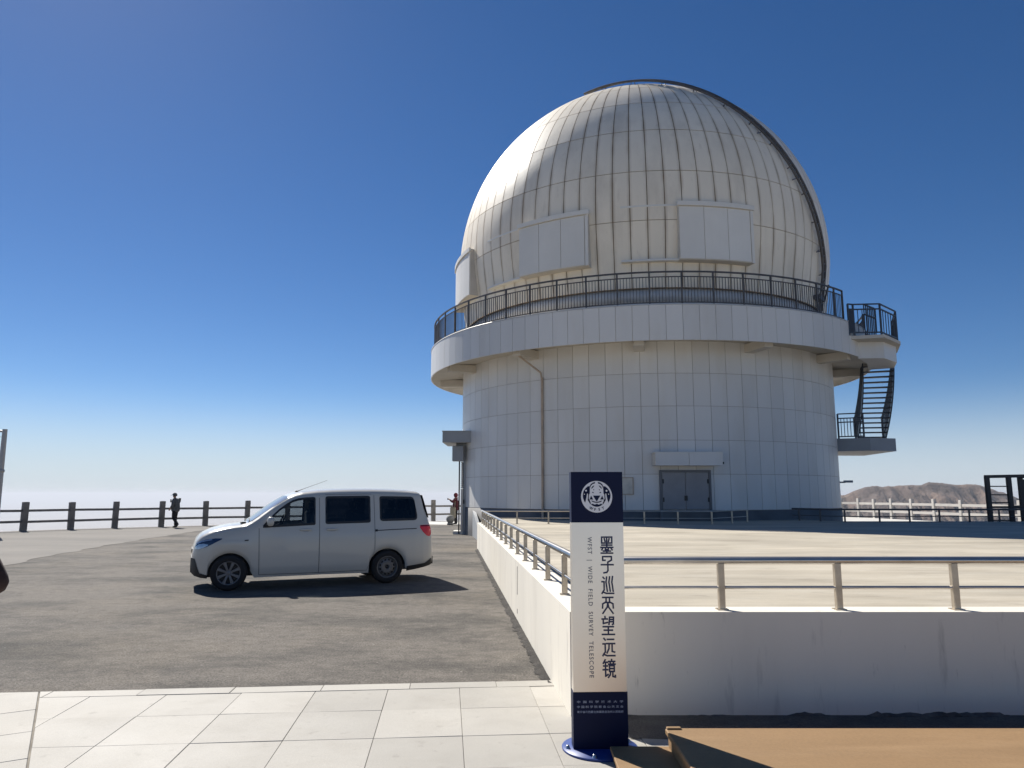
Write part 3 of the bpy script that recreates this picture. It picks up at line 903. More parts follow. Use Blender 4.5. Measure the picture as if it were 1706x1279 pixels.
# left entrance with canopy, shutter box and jamb
ent = link('side_entrance', None, obs, (-BX, -BY, 0))
m_ = MB(); m_.box((-2.16, 31.0, 3.915), (1.30, 2.6, 0.44)); m_.build('entrance_canopy', M['greybox'], ent)
m_ = MB(); m_.box((-2.16, 31.0, 4.15), (1.34, 2.66, 0.03)); m_.build('canopy_coping', M['greybox'], ent)
m_ = MB(); m_.bbox((-2.21, 30.35, 3.27), (0.46, 0.5, 0.62), bev=0.02); m_.build('shutter_housing', M['greybox'], ent)
m_ = MB(); m_.box((-2.06, 30.55, 3.64), (0.5, 0.2, 0.10)); m_.build('housing_bracket', M['greybox'], ent)
m_ = MB(); m_.box((-2.17, 30.55, 1.50), (0.05, 0.12, 2.96)); m_.build('shutter_guide', M['black'], ent)
for k in range(14):
    m_ = MB(); m_.tube([(-2.07, 30.5, 1.90 + k * 0.078), (-2.07, 32.4, 1.90 + k * 0.078)], 0.036, 8); m_.build('shutter_slat', M['shutter'], ent)
m_ = MB(); m_.box((-2.055, 31.3, 0.92), (0.09, 1.7, 1.84)); m_.build('shutter_curtain', M['wallpaint'], ent)
m_ = MB(); m_.prism([(-2.42, 30.6), (-1.98, 30.45), (-1.98, 31.6), (-2.42, 31.6)], -0.05, 0.13); m_.build('threshold', M['apron'], ent)
m_ = MB(); m_.box((-1.80, 30.95, 1.83), (0.38, 1.0, 3.74)); m_.build('entrance_jamb', M['greybox'], ent)
m_ = MB(); m_.box((-1.97, 30.42, 1.32), (0.05, 0.06, 0.16)); m_.build('switch_box', M['black'], ent)
m_ = MB()
m_.add([(-1.58, 29.6, 0), (-1.10, 25.6, 0), (-0.98, 25.6, 0), (-1.46, 29.6, 0), (-1.58, 29.6, 1.05), (-1.10, 25.6, 0.22), (-0.98, 25.6, 0.22), (-1.46, 29.6, 1.05)],
       [(3, 2, 1, 0), (4, 5, 6, 7), (0, 1, 5, 4), (1, 2, 6, 5), (2, 3, 7, 6), (3, 0, 4, 7)])
m_.build('wing_wall', M['greybox'], ent, fix=True)

# external landings and stair on the right
def sector(m_, r0, r1, a0, a1, z0, z1, n=6):
    return curved_box(m_, r0, r1, a0, a1, z0, z1, n)
lo = link('lower_landing', None, obs)
m_ = MB(); pts = [pol(7.7, 79, 0), pol(9.1, 78.5, 0), pol(10.12, 83, 0), pol(10.12, 104, 0), pol(7.7, 104, 0)]
m_.prism([(p.x, p.y) for p in pts], 3.33, 3.84); m_.build('landing_slab', M['greybox'], lo, fix=True)
def rail_run(parent, pts, h=1.05, nb=6, m='rail_blue', rails=(1.0, 0.84, 0.1), post=0.055):
    """railing along a polyline of base points (local to parent)"""
    run = link('landing_railing', None, parent)
    pm = MB(); pm.box((0, 0, h / 2), (post, post, h)); pme = pm.mesh('post', M[m])
    bm_ = MB(); bm_.box((0, 0, h * 0.47), (0.022, 0.022, h * 0.74)); bme = bm_.mesh('baluster', M[m])
    for i, p in enumerate(pts):
        link('post', pme, run, p)
        if i + 1 < len(pts):
            q = pts[i + 1]
            for k in range(1, nb):
                link('baluster', bme, run, p.lerp(q, k / nb))
            for f in rails:
                r_ = MB(); r_.bar(p + Vector((0, 0, h * f)), q + Vector((0, 0, h * f)), 0.045); r_.build('rail', M[m], run)
    return run
rail_run(lo, [pol(7.98, 79.5, 3.84), pol(8.9, 79, 3.84)], h=1.0, nb=8, rails=(1.0, 0.82, 0.66, 0.08))
up = link('upper_landing', None, obs)
P1, P2, P3, P4 = pol(9.28, 53.2, 0), pol(10.25, 56.5, 0), pol(10.25, 76, 0), pol(9.2, 78, 0)
pin = pol(9.25, 66, 0)
m_ = MB(); m_.prism([(p.x, p.y) for p in (P1, P2, pol(10.42, 66, 0), P3, P4, pin)], 7.10, 7.22); m_.build('landing_slab', M['soffit'], up, fix=True)
m_ = MB(); q1, q2 = pol(9.25, 57.5, 0), pol(10.0, 61, 0)
m_.prism([(p.x, p.y) for p in (q1, q2, pol(10.22, 68, 0), pol(10.1, 75.5, 0), pol(9.2, 76, 0), pin)], 6.50, 7.10); m_.build('landing_beam', M['panel'], up, fix=True)
rail_run(up, [pol(9.30, 52.6, 7.22), pol(9.40, 53.8, 7.22), pol(10.12, 57.2, 7.22), pol(10.32, 66, 7.22), pol(10.16, 75.3, 7.22)], h=1.15, nb=6)
m_ = MB()
for (r, a) in ((9.62, 56.5),):
    b0 = pol(r, a, 7.22); 
    for k in range(7):
        m_.bar(pol(r + 0.02 * k, a + 0.9 * k, 7.25), pol(r + 0.02 * k, a + 0.9 * k, 8.42), 0.03)
    for z in (7.32, 8.05, 8.42): m_.bar(pol(r, a, z), pol(r + 0.12, a + 5.4, z), 0.045)
m_.build('landing_gate', M['rail_blue'], up)
st = link('external_stair', None, obs)
NS = 18; SA0, SA1 = 92.5, 73.0; SZ0, SZ1 = 3.84, 7.22
RI, RO = 9.0, 10.1
def stp(r, f): return pol(r, SA0 + (SA1 - SA0) * f, SZ0 + (SZ1 - SZ0) * f)
for k in range(1, NS + 1):
    f0, f1 = (k - 1) / NS, (k + 0.15) / NS
    z = SZ0 + (SZ1 - SZ0) * k / (NS)
    a0_, a1_ = SA0 + (SA1 - SA0) * f0, SA0 + (SA1 - SA0) * f1
    m_ = MB(); curved_box(m_, RI, RO, a0_, a1_, z - 0.05, z, 2); m_.build('step', M['rail_blue'], st, fix=True)
for r in (RI, RO):
    for (dz, hh, nm) in ((-0.12, 0.24, 'stringer'), (1.02, 0.05, 'handrail'), (0.86, 0.03, 'rail'), (0.20, 0.03, 'rail')):
        m_ = MB(); rows = []
        for i in range(25):
            c = stp(r, i / 24); d = Vector((c.x, c.y, 0)).normalized() * 0.02
            rows.append([c + d + Vector((0, 0, dz - hh / 2)), c + d + Vector((0, 0, dz + hh / 2)), c - d + Vector((0, 0, dz + hh / 2)), c - d + Vector((0, 0, dz - hh / 2)), c + d + Vector((0, 0, dz - hh / 2))])
        m_.grid(rows, smooth=False); m_.build(nm, M['rail_blue'], st, fix=True)
    bm_ = MB(); bm_.box((0, 0, 0.5), (0.02, 0.02, 1.05)); bme = bm_.mesh('baluster', M['rail_blue'])
    for i in range(36):
        link('baluster', bme, st, stp(r, (i + 0.5) / 36))
    pm = MB(); pm.box((0, 0, 0.5), (0.06, 0.06, 1.1)); link('post', pm.mesh('post', M['rail_blue']), st, stp(r, 0.0)); 

# ================================================================== FENCES
def post_rail_fence(name, label, pts, h, w, m, zr, rw, z=0.0, group=None):
    t = thing(name, label, 'fence', (pts[0][0], pts[0][1], z), group=group)
    o0 = Vector(pts[0])
    P = [Vector(p) - o0 for p in pts]
    pm = MB(); pm.bbox((0, 0, h / 2 - 0.05), (w, w, h + 0.1), bev=0.015); pme = pm.mesh('post', M[m])
    for i, p in enumerate(P):
        a = P[max(i - 1, 0)]; b_ = P[min(i + 1, len(P) - 1)]
        o = link('post', pme, t, (p.x, p.y, random.uniform(-0.02, 0.02)), math.atan2((b_ - a).y, (b_ - a).x))
        o.rotation_euler.x = random.uniform(-.008, .008); o.rotation_euler.y = random.uniform(-.01, .01)
    for a, b_ in zip(P[:-1], P[1:]):
        for zz in zr:
            d = (b_ - a).normalized() * w * 0.4
            r_ = MB(); r_.bar((a.x + d.x, a.y + d.y, zz + random.uniform(-.012, .012)), (b_.x - d.x, b_.y - d.y, zz + random.uniform(-.012, .012)), rw, rw * 1.15); r_.build('rail', M[m], t)
    return t
post_rail_fence('dark_fence', 'long dark post and two-rail fence at the edge of the lot behind the van', fence_pts, 1.27, 0.235, 'fence', (0.42, 0.90), 0.09)
post_rail_fence('white_fence', 'white post and two-rail fence at the edge in front of the mountains', white_pts, 1.30, 0.20, 'fence_white', (0.48, 0.98), 0.13)

# ================================================================== SIGN
SR = R_(2.2)
sign = thing('sign_totem', 'tall navy and silver sign pillar with a round emblem by the wall corner', 'sign', (0.570, 5.06, 0.016), SR)
SW, ST_ = 0.347, 0.10
yf = -ST_ / 2
m_ = MB(); m_.box((0, 0, 0.18), (SW + 0.008, ST_ + 0.008, 0.36)); m_.build('lower_panel', M['sign_blue'], sign)
m_ = MB(); m_.box((0, 0, 0.902), (SW, ST_, 1.080)); m_.build('middle_panel', M['sign_silver'], sign)
m_ = MB(); m_.box((0, 0, 1.611), (SW + 0.002, ST_ + 0.002, 0.336)); m_.build('upper_panel', M['sign_blue'], sign)
base = MB(); base.lathe([(0.0, -0.004), (0.244, -0.004), (0.247, 0.010), (0.244, 0.014), (0.0, 0.014)], 64); base = base.build('base_disc', M['sign_base'], sign, fix=True)
for a in (188, 252, 300, 20, 120):
    m_ = MB(); m_.lathe([(0.0, 0.034), (0.008, 0.034), (0.013, 0.022), (0.016, 0.014)], 6, c=(0.215 * math.cos(R_(a)), 0.215 * math.sin(R_(a)), 0)); m_.build('bolt', M['bolt'], base)
# lettering helpers: flat strokes on the sign face (x right, z up), raised a hair
def strokes(m_, polys, ox, oz, sx_, sz_, w, y):
    """polylines in a 100 x 150 box, y down"""
    for pl in polys:
        pts = [Vector((ox + p[0] * sx_, oz - p[1] * sz_)) for p in pl]
        for a, b_ in zip(pts[:-1], pts[1:]):
            d = (b_ - a)
            if d.length < 1e-6: continue
            d.normalize(); n = Vector((-d.y, d.x)) * w / 2; e = d * w * 0.42
            q = [a - e - n, b_ + e - n, b_ + e + n, a - e + n]
            k = random.uniform(0, 0.00012)
            vs = [(p.x, y - k, p.y) for p in q] + [(p.x, y + 0.0015, p.y) for p in q]
            m_.add(vs, [(0, 1, 2, 3), (0, 4, 5, 1), (1, 5, 6, 2), (2, 6, 7, 3), (3, 7, 4, 0)])
glyph = [
 [[(8, 60), (8, 8), (92, 8), (92, 60), (8, 60)], [(50, 8), (50, 98)], [(30, 22), (36, 46)], [(70, 22), (64, 46)], [(8, 78), (92, 78)], [(0, 98), (100, 98)],
  [(14, 108), (8, 120)], [(38, 108), (38, 118)], [(62, 108), (62, 118)], [(86, 108), (94, 120)], [(20, 130), (80, 130)], [(50, 116), (50, 148)], [(2, 148), (98, 148)]],
 [[(14, 40), (14, 8), (86, 8), (86, 38), (56, 56), (56, 128), (46, 144), (22, 148)], [(14, 40), (34, 40)], [(2, 78), (100, 78)]],
 [[(14, 8), (24, 20)], [(4, 46), (22, 46), (22, 116), (4, 146)], [(10, 134), (40, 146), (100, 146)], [(44, 6), (38, 50), (48, 128)], [(68, 4), (62, 50), (72, 128)], [(92, 2), (86, 50), (96, 128)]],
 [[(8, 8), (92, 8)], [(36, 8), (36, 46), (8, 64), (6, 100)], [(64, 8), (64, 46), (92, 64), (94, 100)], [(50, 56), (44, 92), (8, 146)], [(50, 56), (56, 92), (92, 146)], [(30, 52), (70, 52)]],
 [[(24, 2), (26, 18)], [(0, 22), (44, 22)], [(10, 22), (10, 58), (44, 50)], [(56, 66), (62, 8), (94, 8), (92, 62), (84, 66)], [(62, 26), (92, 26)], [(60, 44), (92, 44)], [(8, 84), (92, 84)], [(16, 112), (84, 112)], [(50, 84), (50, 146)], [(0, 146), (100, 146)]],
 [[(12, 8), (24, 22)], [(4, 52), (22, 52), (22, 116), (2, 146)], [(8, 134), (38, 146), (100, 146)], [(40, 16), (92, 16)], [(34, 50), (100, 50)], [(54, 50), (52, 90), (36, 124)], [(78, 50), (78, 112), (98, 118)]],
 [[(20, 4), (4, 32)], [(12, 24), (40, 24)], [(6, 54), (38, 54)], [(2, 84), (40, 84)], [(22, 30), (22, 136), (42, 122)], [(72, 2), (72, 14)], [(48, 18), (98, 18)], [(58, 20), (62, 36)], [(88, 20), (84, 36)], [(46, 40), (100, 40)],
  [(54, 52), (54, 98), (92, 98), (92, 52), (54, 52)], [(54, 75), (92, 75)], [(64, 98), (58, 126), (44, 146)], [(80, 98), (80, 138), (100, 144), (100, 130)]]]
# vertical title
zt = [(897.6, 927.0), (931, 960.5), (966, 995.5), (1000, 1029), (1033, 1064), (1068, 1099), (1104, 1134.5)]
def zpix(py):                                   # picture row on the sign face -> height above the sign foot
    return 1.794 - 0.016 - (py - 786) / (1256 - 786) * 1.794
m_ = MB()
for g_, (ya, yb) in zip(glyph, zt):
    za, zb = zpix(ya), zpix(yb)
    strokes(m_, g_, 0.020, za, 0.081 / 100, (za - zb) / 150, 0.0102, yf - 0.0016)
m_.build('title_lettering', M['sign_ink'], sign)
def text_mesh(body, size, spacing=1.0, bold=0.0):
    c = bpy.data.curves.new('t', 'FONT'); c.body = body; c.size = size; c.space_character = spacing; c.resolution_u = 3; c.extrude = 0.0006; c.offset = bold
    o = bpy.data.objects.new('t', c); COL.objects.link(o)
    bpy.context.view_layer.update()
    me = bpy.data.meshes.new_from_object(o.evaluated_get(bpy.context.evaluated_depsgraph_get()))
    bpy.data.objects.remove(o)
    return me
def place_text(me, name, m, parent, fit_w=None, fit_h=None, ctr=(0, 0), y=0.0, rot=0.0, left=None):
    xs = [v.co.x for v in me.vertices]; ys = [v.co.y for v in me.vertices]
    if not xs: return None
    x0, x1, y0, y1 = min(xs), max(xs), min(ys), max(ys)
    sx_ = fit_w / (x1 - x0) if fit_w else 1; sy_ = fit_h / (y1 - y0) if fit_h else sx_
    if not fit_w: sx_ = sy_
    c, s_ = math.cos(rot), math.sin(rot)
    for v in me.vertices:
        a = (v.co.x - (x0 + x1) / 2) * sx_; b_ = (v.co.y - (y0 + y1) / 2) * sy_
        v.co = Vector((ctr[0] + a * c - b_ * s_, y - v.co.z - 0.0006, ctr[1] + a * s_ + b_ * c))
    me.materials.clear(); me.materials.append(m)
    return link(name, me, parent)
zc = (zpix(899) + zpix(1134)) / 2
place_text(text_mesh('WFST  |  WIDE  FIELD  SURVEY  TELESCOPE', 0.05, 1.25, 0.0005), 'english_lettering', M['sign_grey'], sign, fit_w=zpix(899) - zpix(1134), fit_h=0.0375, ctr=(-0.058, zc), y=yf - 0.0005, rot=-math.pi / 2)
for body, py, sp in (('中国科学技术大学', 1172.5, 2.15), ('中国科学院紫金山天文台', 1180.5, 1.55), ('青海省海西蒙古族藏族自治州人民政府', 1188.7, 1.0)):
    place_text(text_mesh(body, 0.02, sp, 0.0002), 'small_lettering', M['sign_small'], sign, fit_w=0.300, fit_h=0.0150, ctr=(-0.002, zpix(py)), y=yf - 0.0045)
# emblem, traced in its own plane: units of the disc radius
ER = 0.1055
ex, ez = -0.002, zpix(829.3)
def epoly(m_, pts, lvl, mirror=False):
    for sgn in ((1, -1) if mirror else (1,)):
        P = [Vector((ex + sgn * p[0] * ER, ez + p[1] * ER)) for p in pts]
        y = yf - 0.001 - 0.0012 * lvl
        n = len(P)
        vs = [(p.x, y, p.y) for p in P] + [(p.x, y + 0.0011, p.y) for p in P]
        idx = list(range(n))
        if sgn < 0: idx = idx[::-1]
        fs = [tuple(idx)] + [(i, n + i, n + (i + 1) % n, (i + 1) % n) for i in range(n)]
        m_.add(vs, fs)
def px(x, y): return ((x - 610) / 430.0, (630 - y) / 437.0)
emb = link('emblem', None, sign)
m_ = MB(); epoly(m_, [(math.cos(2 * math.pi * i / 64), math.sin(2 * math.pi * i / 64)) for i in range(64)], 0.6); m_.build('emblem_disc', M['sign_light'], emb, fix=True)
m_ = MB()
# dark sky left/right of the telescope
epoly(m_, [px(415, 335), px(360, 350), px(300, 405), px(250, 480), px(228, 560), px(232, 650), px(255, 730), px(290, 795), px(318, 690), px(345, 540), px(372, 545), px(372, 640), px(405, 560)], 1.6, True)
# arc over the top
epoly(m_, [px(420, 350), px(450, 285), px(510, 240), px(575, 222), px(565, 262), px(505, 280), px(455, 325), px(425, 400), px(418, 545), px(395, 560)], 1.7, True)
# outline under the flanks
epoly(m_, [px(372, 640), px(398, 560), px(392, 690), px(420, 720), px(415, 755), px(372, 740), px(360, 715)], 1.8, True)
epoly(m_, [px(372, 738), px(420, 750), px(445, 800), px(440, 840), px(408, 800)], 1.75, True)
# eyes, small marks
epoly(m_, [px(470, 415), px(472, 375), px(505, 335), px(550, 318), px(530, 355), px(500, 385)], 1.6, True)
epoly(m_, [px(518, 425), px(545, 425), px(538, 455), px(524, 450)], 1.6, True)
epoly(m_, [px(482, 525), px(506, 490), px(538, 530)], 1.6, True)
# triangles
epoly(m_, [px(508, 598), px(712, 598), px(640, 715), px(620, 750), px(600, 750), px(578, 715)], 1.6)
epoly(m_, [px(415, 705), px(458, 600), px(512, 710)], 1.6, True)
# smile
epoly(m_, [px(462, 735), px(500, 745), px(560, 765), px(610, 770), px(610, 798), px(550, 790), px(490, 770)], 1.6, True)
epoly(m_, [px(445, 830), px(500, 825), px(560, 850), px(590, 830), px(610, 828), px(610, 908), px(560, 902), px(500, 880)], 1.6, True)
m_.build('emblem_figure', M['sign_blue'], emb, fix=True)
m_ = MB()
for (x, y, r) in ((318, 462, 26), (268, 560, 15), (884, 466, 26), (940, 560, 15)):
    cx_, cy_ = px(x, y); epoly(m_, [(cx_ + r / 430 * math.cos(t * math.pi / 4), cy_ + r / 430 * math.sin(t * math.pi / 4)) for t in range(8)], 2.8)
m_.build('emblem_stars', M['sign_light'], emb, fix=True)
for ch, x, y, r in (('W', 455, 950, -0.33), ('F', 560, 978, -0.10), ('S', 675, 975, 0.12), ('T', 780, 945, 0.33)):
    cx_, cy_ = px(x, y)
    place_text(text_mesh(ch, 0.03, 1, 0.0006), 'emblem_letter', M['sign_blue'], emb, fit_h=0.0175, ctr=(ex + cx_ * ER, ez + cy_ * ER), y=yf - 0.0024, rot=r)

# ================================================================== LOW BOARD PLATFORM
board = thing('board_platform', 'low tan board platform on the paving below the white front wall', 'platform', (0.965, 4.905, 0))
m_ = MB(); m_.bbox((2.3, -0.92, 0.170), (4.6, 1.84, 0.036), bev=0.006); m_.build('top_board', M['wood'], board)
m_ = MB()
m_.box((0.03, -0.92, 0.1165), (0.03, 1.80, 0.069)); m_.box((2.3, -0.03, 0.1165), (4.50, 0.03, 0.069)); m_.box((2.3, -1.80, 0.1165), (4.50, 0.03, 0.069))
m_.build('side_board', M['wood'], board)
m_ = MB()
for x in (0.6, 1.8, 3.0, 4.2): m_.box((x, -0.92, 0.1165), (0.06, 1.7, 0.068))
m_.build('joist', M['wood'], board)
m_ = MB(); m_.bbox((2.3 - 0.17, -0.94, 0.068), (4.96, 1.88, 0.024), bev=0.004); m_.build('lower_board', M['wood'], board)
m_ = MB(); m_.box((-0.325, -0.94, 0.036), (0.03, 1.86, 0.040)); m_.build('lower_side_board', M['wood'], board)
m_ = MB(); m_.bbox((0.05, -0.02, 0.193), (0.09, 0.035, 0.012), bev=0.003); m_.build('loose_splinter', M['wood'], board)

# ================================================================== BLACK FRAME, LAMP POST, STONE BALL
fr = thing('steel_rack', 'black steel rack with ladder-like rungs standing behind the terrace railing', 'rack', (15.28, 23.95, 0.0))
m_ = MB(); m_.box((0, 0, 1.10), (0.13, 0.10, 2.18)); up_me = m_.mesh('upright', M['black'])
for (x, y) in ((0.06, 0), (0.76, 0), (1.30, 0.25), (2.6, 0.25)):
    link('upright', up_me, fr, (x, y, 0))
for z, w in ((1.88, 0.035), (1.61, 0.035), (1.36, 0.04), (1.22, 0.06), (0.80, 0.04)):
    m_ = MB(); m_.bar((0.05, 0, z), (0.76, 0, z), w); m_.build('rung', M['black'], fr)
for a, b_ in (((0, 0, 2.19), (2.65, 0.0, 2.24)), ((2.6, 0, 2.19), (2.6, 0.3, 2.19)), ((1.30, 0, 2.19), (1.30, 0.3, 2.19)), ((0.82, 0.2, 1.22), (2.6, 0.2, 1.22))):
    m_ = MB(); m_.bar(a, b_, 0.09, 0.10); m_.build('beam', M['black'], fr)
m_ = MB(); m_.box((1.95, 0.26, 1.64), (1.16, 0.03, 0.94)); m_.build('mesh_panel', M['black'], fr)

lp = thing('lamp_post', 'grey street lamp post at the left edge with a short arm', 'lamp post', (-20.72, 30.0, 0))
m_ = MB(); m_.tube([(0, 0, 0), (0, 0, 2.4), (0.0, 0, 4.25)], [0.12, 0.105, 0.09], 14); m_.build('pole', M['lamp'], lp)
m_ = MB(); m_.tube([(0, 0, 4.16), (-0.45, 0, 4.19), (-1.0, 0, 4.13)], 0.045, 8); m_.build('arm', M['lamp'], lp)
m_ = MB(); m_.tube([(-0.08, 0, 3.93), (-0.5, 0, 3.98), (-1.0, 0, 4.03)], 0.012, 6); m_.build('stay', M['lamp'], lp)
m_ = MB(); m_.bbox((-1.25, 0, 4.10), (0.55, 0.22, 0.10), bev=0.03); m_.build('lamp_head', M['lamp'], lp)
m_ = MB(); m_.lathe([(0.112, 2.5), (0.135, 2.52), (0.135, 2.6), (0.11, 2.62)], 16); m_.build('clamp_band', M['lamp'], lp)

ball = thing('stone_ball', 'round grey stone ball bollard beside the person in maroon', 'bollard', (-3.27, 39.6, 0.01))
m_ = MB(); m_.lathe([(0.22 * math.cos(R_(e)), 0.30 + 0.22 * math.sin(R_(e))) for e in range(-90, 91, 10)], 28); m_.build('ball', M['stone_ball'], ball)
m_ = MB(); m_.lathe([(0.0, 0.0), (0.17, 0.0), (0.17, 0.07), (0.13, 0.12), (0.0, 0.12)], 24); m_.build('base', M['stone_ball'], ball, fix=True)

# ================================================================== VAN
Fp = Vector((-4.841, 12.921)); dv = Vector((2.528, 1.099)).normalized(); nv = Vector((-dv.y, dv.x))
YAW = math.atan2(dv.y, dv.x)
HW = 0.835
ctr = Fp + nv * (HW + 0.01)
van = thing('parked_van', 'white minivan with dark side windows parked on the asphalt in front of the fence', 'van', (ctr.x, ctr.y, 0), YAW)
def lerp_tab(tab, s):
    if s <= tab[0][0]: return tab[0][1]
    for (a, va), (b_, vb) in zip(tab[:-1], tab[1:]):
        if s <= b_: return va + (vb - va) * (s - a) / (b_ - a)
    return tab[-1][1]
def smooth_tab(tab):
    """Catmull-like smoothing by averaging a dense sampling"""
    return tab
TOP = [(-0.605, 0.62), (-0.59, 0.72), (-0.565, 0.80), (-0.545, 0.862), (-0.50, 0.915), (-0.45, 0.957), (-0.35, 1.008), (-0.256, 1.045), (-0.1, 1.082), (0.026, 1.104), (0.18, 1.120), (0.25, 1.135), (0.34, 1.185), (0.45, 1.262),
       (0.543, 1.335), (0.65, 1.415), (0.75, 1.487), (0.85, 1.552), (0.95, 1.608), (1.05, 1.650), (1.2, 1.690), (1.45, 1.718), (1.7, 1.732), (2.1, 1.742), (2.5, 1.744), (2.9, 1.736), (3.2, 1.720), (3.38, 1.700), (3.43, 1.680), (3.46, 1.610), (3.50, 1.47), (3.54, 1.32), (3.58, 1.17),
       (3.62, 1.08), (3.645, 1.0), (3.655, 0.75), (3.665, 0.52), (3.672, 0.44)]
BOT = [(-0.605, 0.30), (-0.55, 0.255), (-0.45, 0.225), (-0.33, 0.215), (0.3, 0.20), (0.45, 0.205), (1.5, 0.21), (2.4, 0.205), (3.1, 0.21), (3.3, 0.235), (3.5, 0.27), (3.672, 0.31)]
WID = [(-0.605, 0.50), (-0.58, 0.585), (-0.54, 0.655), (-0.48, 0.712), (-0.4, 0.757), (-0.28, 0.793), (-0.1, 0.818), (0.15, 0.832), (0.5, 0.835), (2.6, 0.835), (3.0, 0.832), (3.3, 0.818), (3.45, 0.80), (3.56, 0.772), (3.62, 0.74), (3.655, 0.70), (3.672, 0.64)]
RA, ZA = 0.348, 0.285
WB = 2.757
def vbot(s):
    z = lerp_tab(BOT, s)
    for c in (0.0, WB):
        if abs(s - c) < RA:
            z = max(z, ZA + math.sqrt(RA * RA - (s - c) ** 2))
    return z
NSEC = 30
def section(s):
    """half section from sill to roof centre: list of (y, z)"""
    zt, z0, w = lerp_tab(TOP, s), lerp_tab(BOT, s), lerp_tab(WID, s)
    zb = vbot(s)
    k = max(0.0, min(1.0, (zt - 1.16) / 0.36)); k = k * k * (3 - 2 * k)
    H = zt - z0
    # cabin section
    cab = [(w - 0.045, z0), (w - 0.012, z0 + 0.10), (w - 0.004, 0.40), (w, 0.58), (w, 0.74), (w - 0.006, 0.90), (w - 0.020, 1.00), (w - 0.034, 1.07), (w - 0.040, 1.10),
           (w - 0.075, 1.10 + (zt - 0.12 - 1.10) * 0.33), (w - 0.115, 1.10 + (zt - 0.12 - 1.10) * 0.66), (w - 0.160, zt - 0.12), (w - 0.195, zt - 0.068), (w - 0.245, zt - 0.034), (w - 0.33, zt - 0.016), (w * 0.35, zt - 0.003), (0, zt)]
    # bonnet / low section
    low = [(w - 0.045, z0), (w - 0.012, z0 + H * 0.13), (w - 0.004, z0 + H * 0.27), (w, z0 + H * 0.42), (w, z0 + H * 0.54), (w - 0.004, z0 + H * 0.64), (w - 0.010, z0 + H * 0.72), (w - 0.018, z0 + H * 0.79), (w - 0.024, z0 + H * 0.82),
           (w - 0.032, z0 + H * 0.85), (w - 0.042, z0 + H * 0.88), (w - 0.056, z0 + H * 0.91), (w - 0.078, z0 + H * 0.94), (w - 0.115, z0 + H * 0.962), (w - 0.18, z0 + H * 0.98), (w * 0.4, z0 + H * 0.996), (0, zt)]
    pts = []
    for (a, b_) in zip(low, cab):
        pts.append((a[0] + (b_[0] - a[0]) * k, a[1] + (b_[1] - a[1]) * k))
    if zb > z0 + 1e-4:
        zr = 0.86 if zt > 0.9 else zt * 0.93
        pts = [(y, zb + (z - z0) * (zr - zb) / (zr - z0) if z < zr else z) for (y, z) in pts]
    return pts
def ysurf(s, z):
    p = section(s)
    for (a, b_) in zip(p[:-1], p[1:]):
        if a[1] <= z <= b_[1] and b_[1] > a[1]:
            return a[0] + (b_[0] - a[0]) * (z - a[1]) / (b_[1] - a[1])
    return p[0][0] if z < p[0][1] else p[-1][0]
def zsurf(s, y):
    p = section(s)
    for (a, b_) in zip(p[:-1], p[1:]):
        if b_[0] <= y <= a[0] and b_[1] > 0.8 * p[-1][1]:
            f = (a[0] - y) / max(1e-6, a[0] - b_[0]); return a[1] + (b_[1] - a[1]) * f
    return p[-1][1]
st_ = set()
for a, _ in TOP + BOT + WID: st_.add(round(a, 4))
for c in (0.0, WB):
    for i in range(33):
        st_.add(round(c - RA * math.cos(math.pi * i / 32), 4))
for i in range(72): st_.add(round(-0.60 + i * 0.0595, 4))
st_ = sorted(x for x in st_ if -0.605 <= x <= 3.672)
ss = [st_[0]]
for x in st_[1:]:
    if x - ss[-1] > 0.006: ss.append(x)
st_ = ss
# side window outlines: s range, lower and upper edge tables
WIN = {
 'front': ([(0.52, 1.065), (0.60, 1.068), (1.41, 1.100), (1.425, 1.12)], [(0.52, 1.085), (0.60, 1.175), (0.70, 1.275), (0.80, 1.37), (0.92, 1.46), (1.03, 1.525), (1.12, 1.553), (1.25, 1.57), (1.38, 1.575), (1.415, 1.568), (1.425, 1.54)]),
 'middle': ([(1.60, 1.14), (1.615, 1.118), (1.65, 1.112), (2.38, 1.125), (2.415, 1.132), (2.43, 1.155)], [(1.60, 1.56), (1.615, 1.583), (1.65, 1.59), (2.38, 1.598), (2.415, 1.59), (2.43, 1.57)]),
 'rear': ([(2.605, 1.20), (2.62, 1.165), (2.66, 1.150), (3.26, 1.158), (3.31, 1.168), (3.335, 1.20)], [(2.605, 1.56), (2.62, 1.583), (2.66, 1.59), (3.22, 1.580), (3.27, 1.560), (3.295, 1.50), (3.335, 1.24)])}
def in_window(s, z, pad):
    for lo_, hi_ in WIN.values():
        if lo_[0][0] + pad < s < lo_[-1][0] - pad and lerp_tab(lo_, s) + pad < z < lerp_tab(hi_, s) - pad: return True
    return False
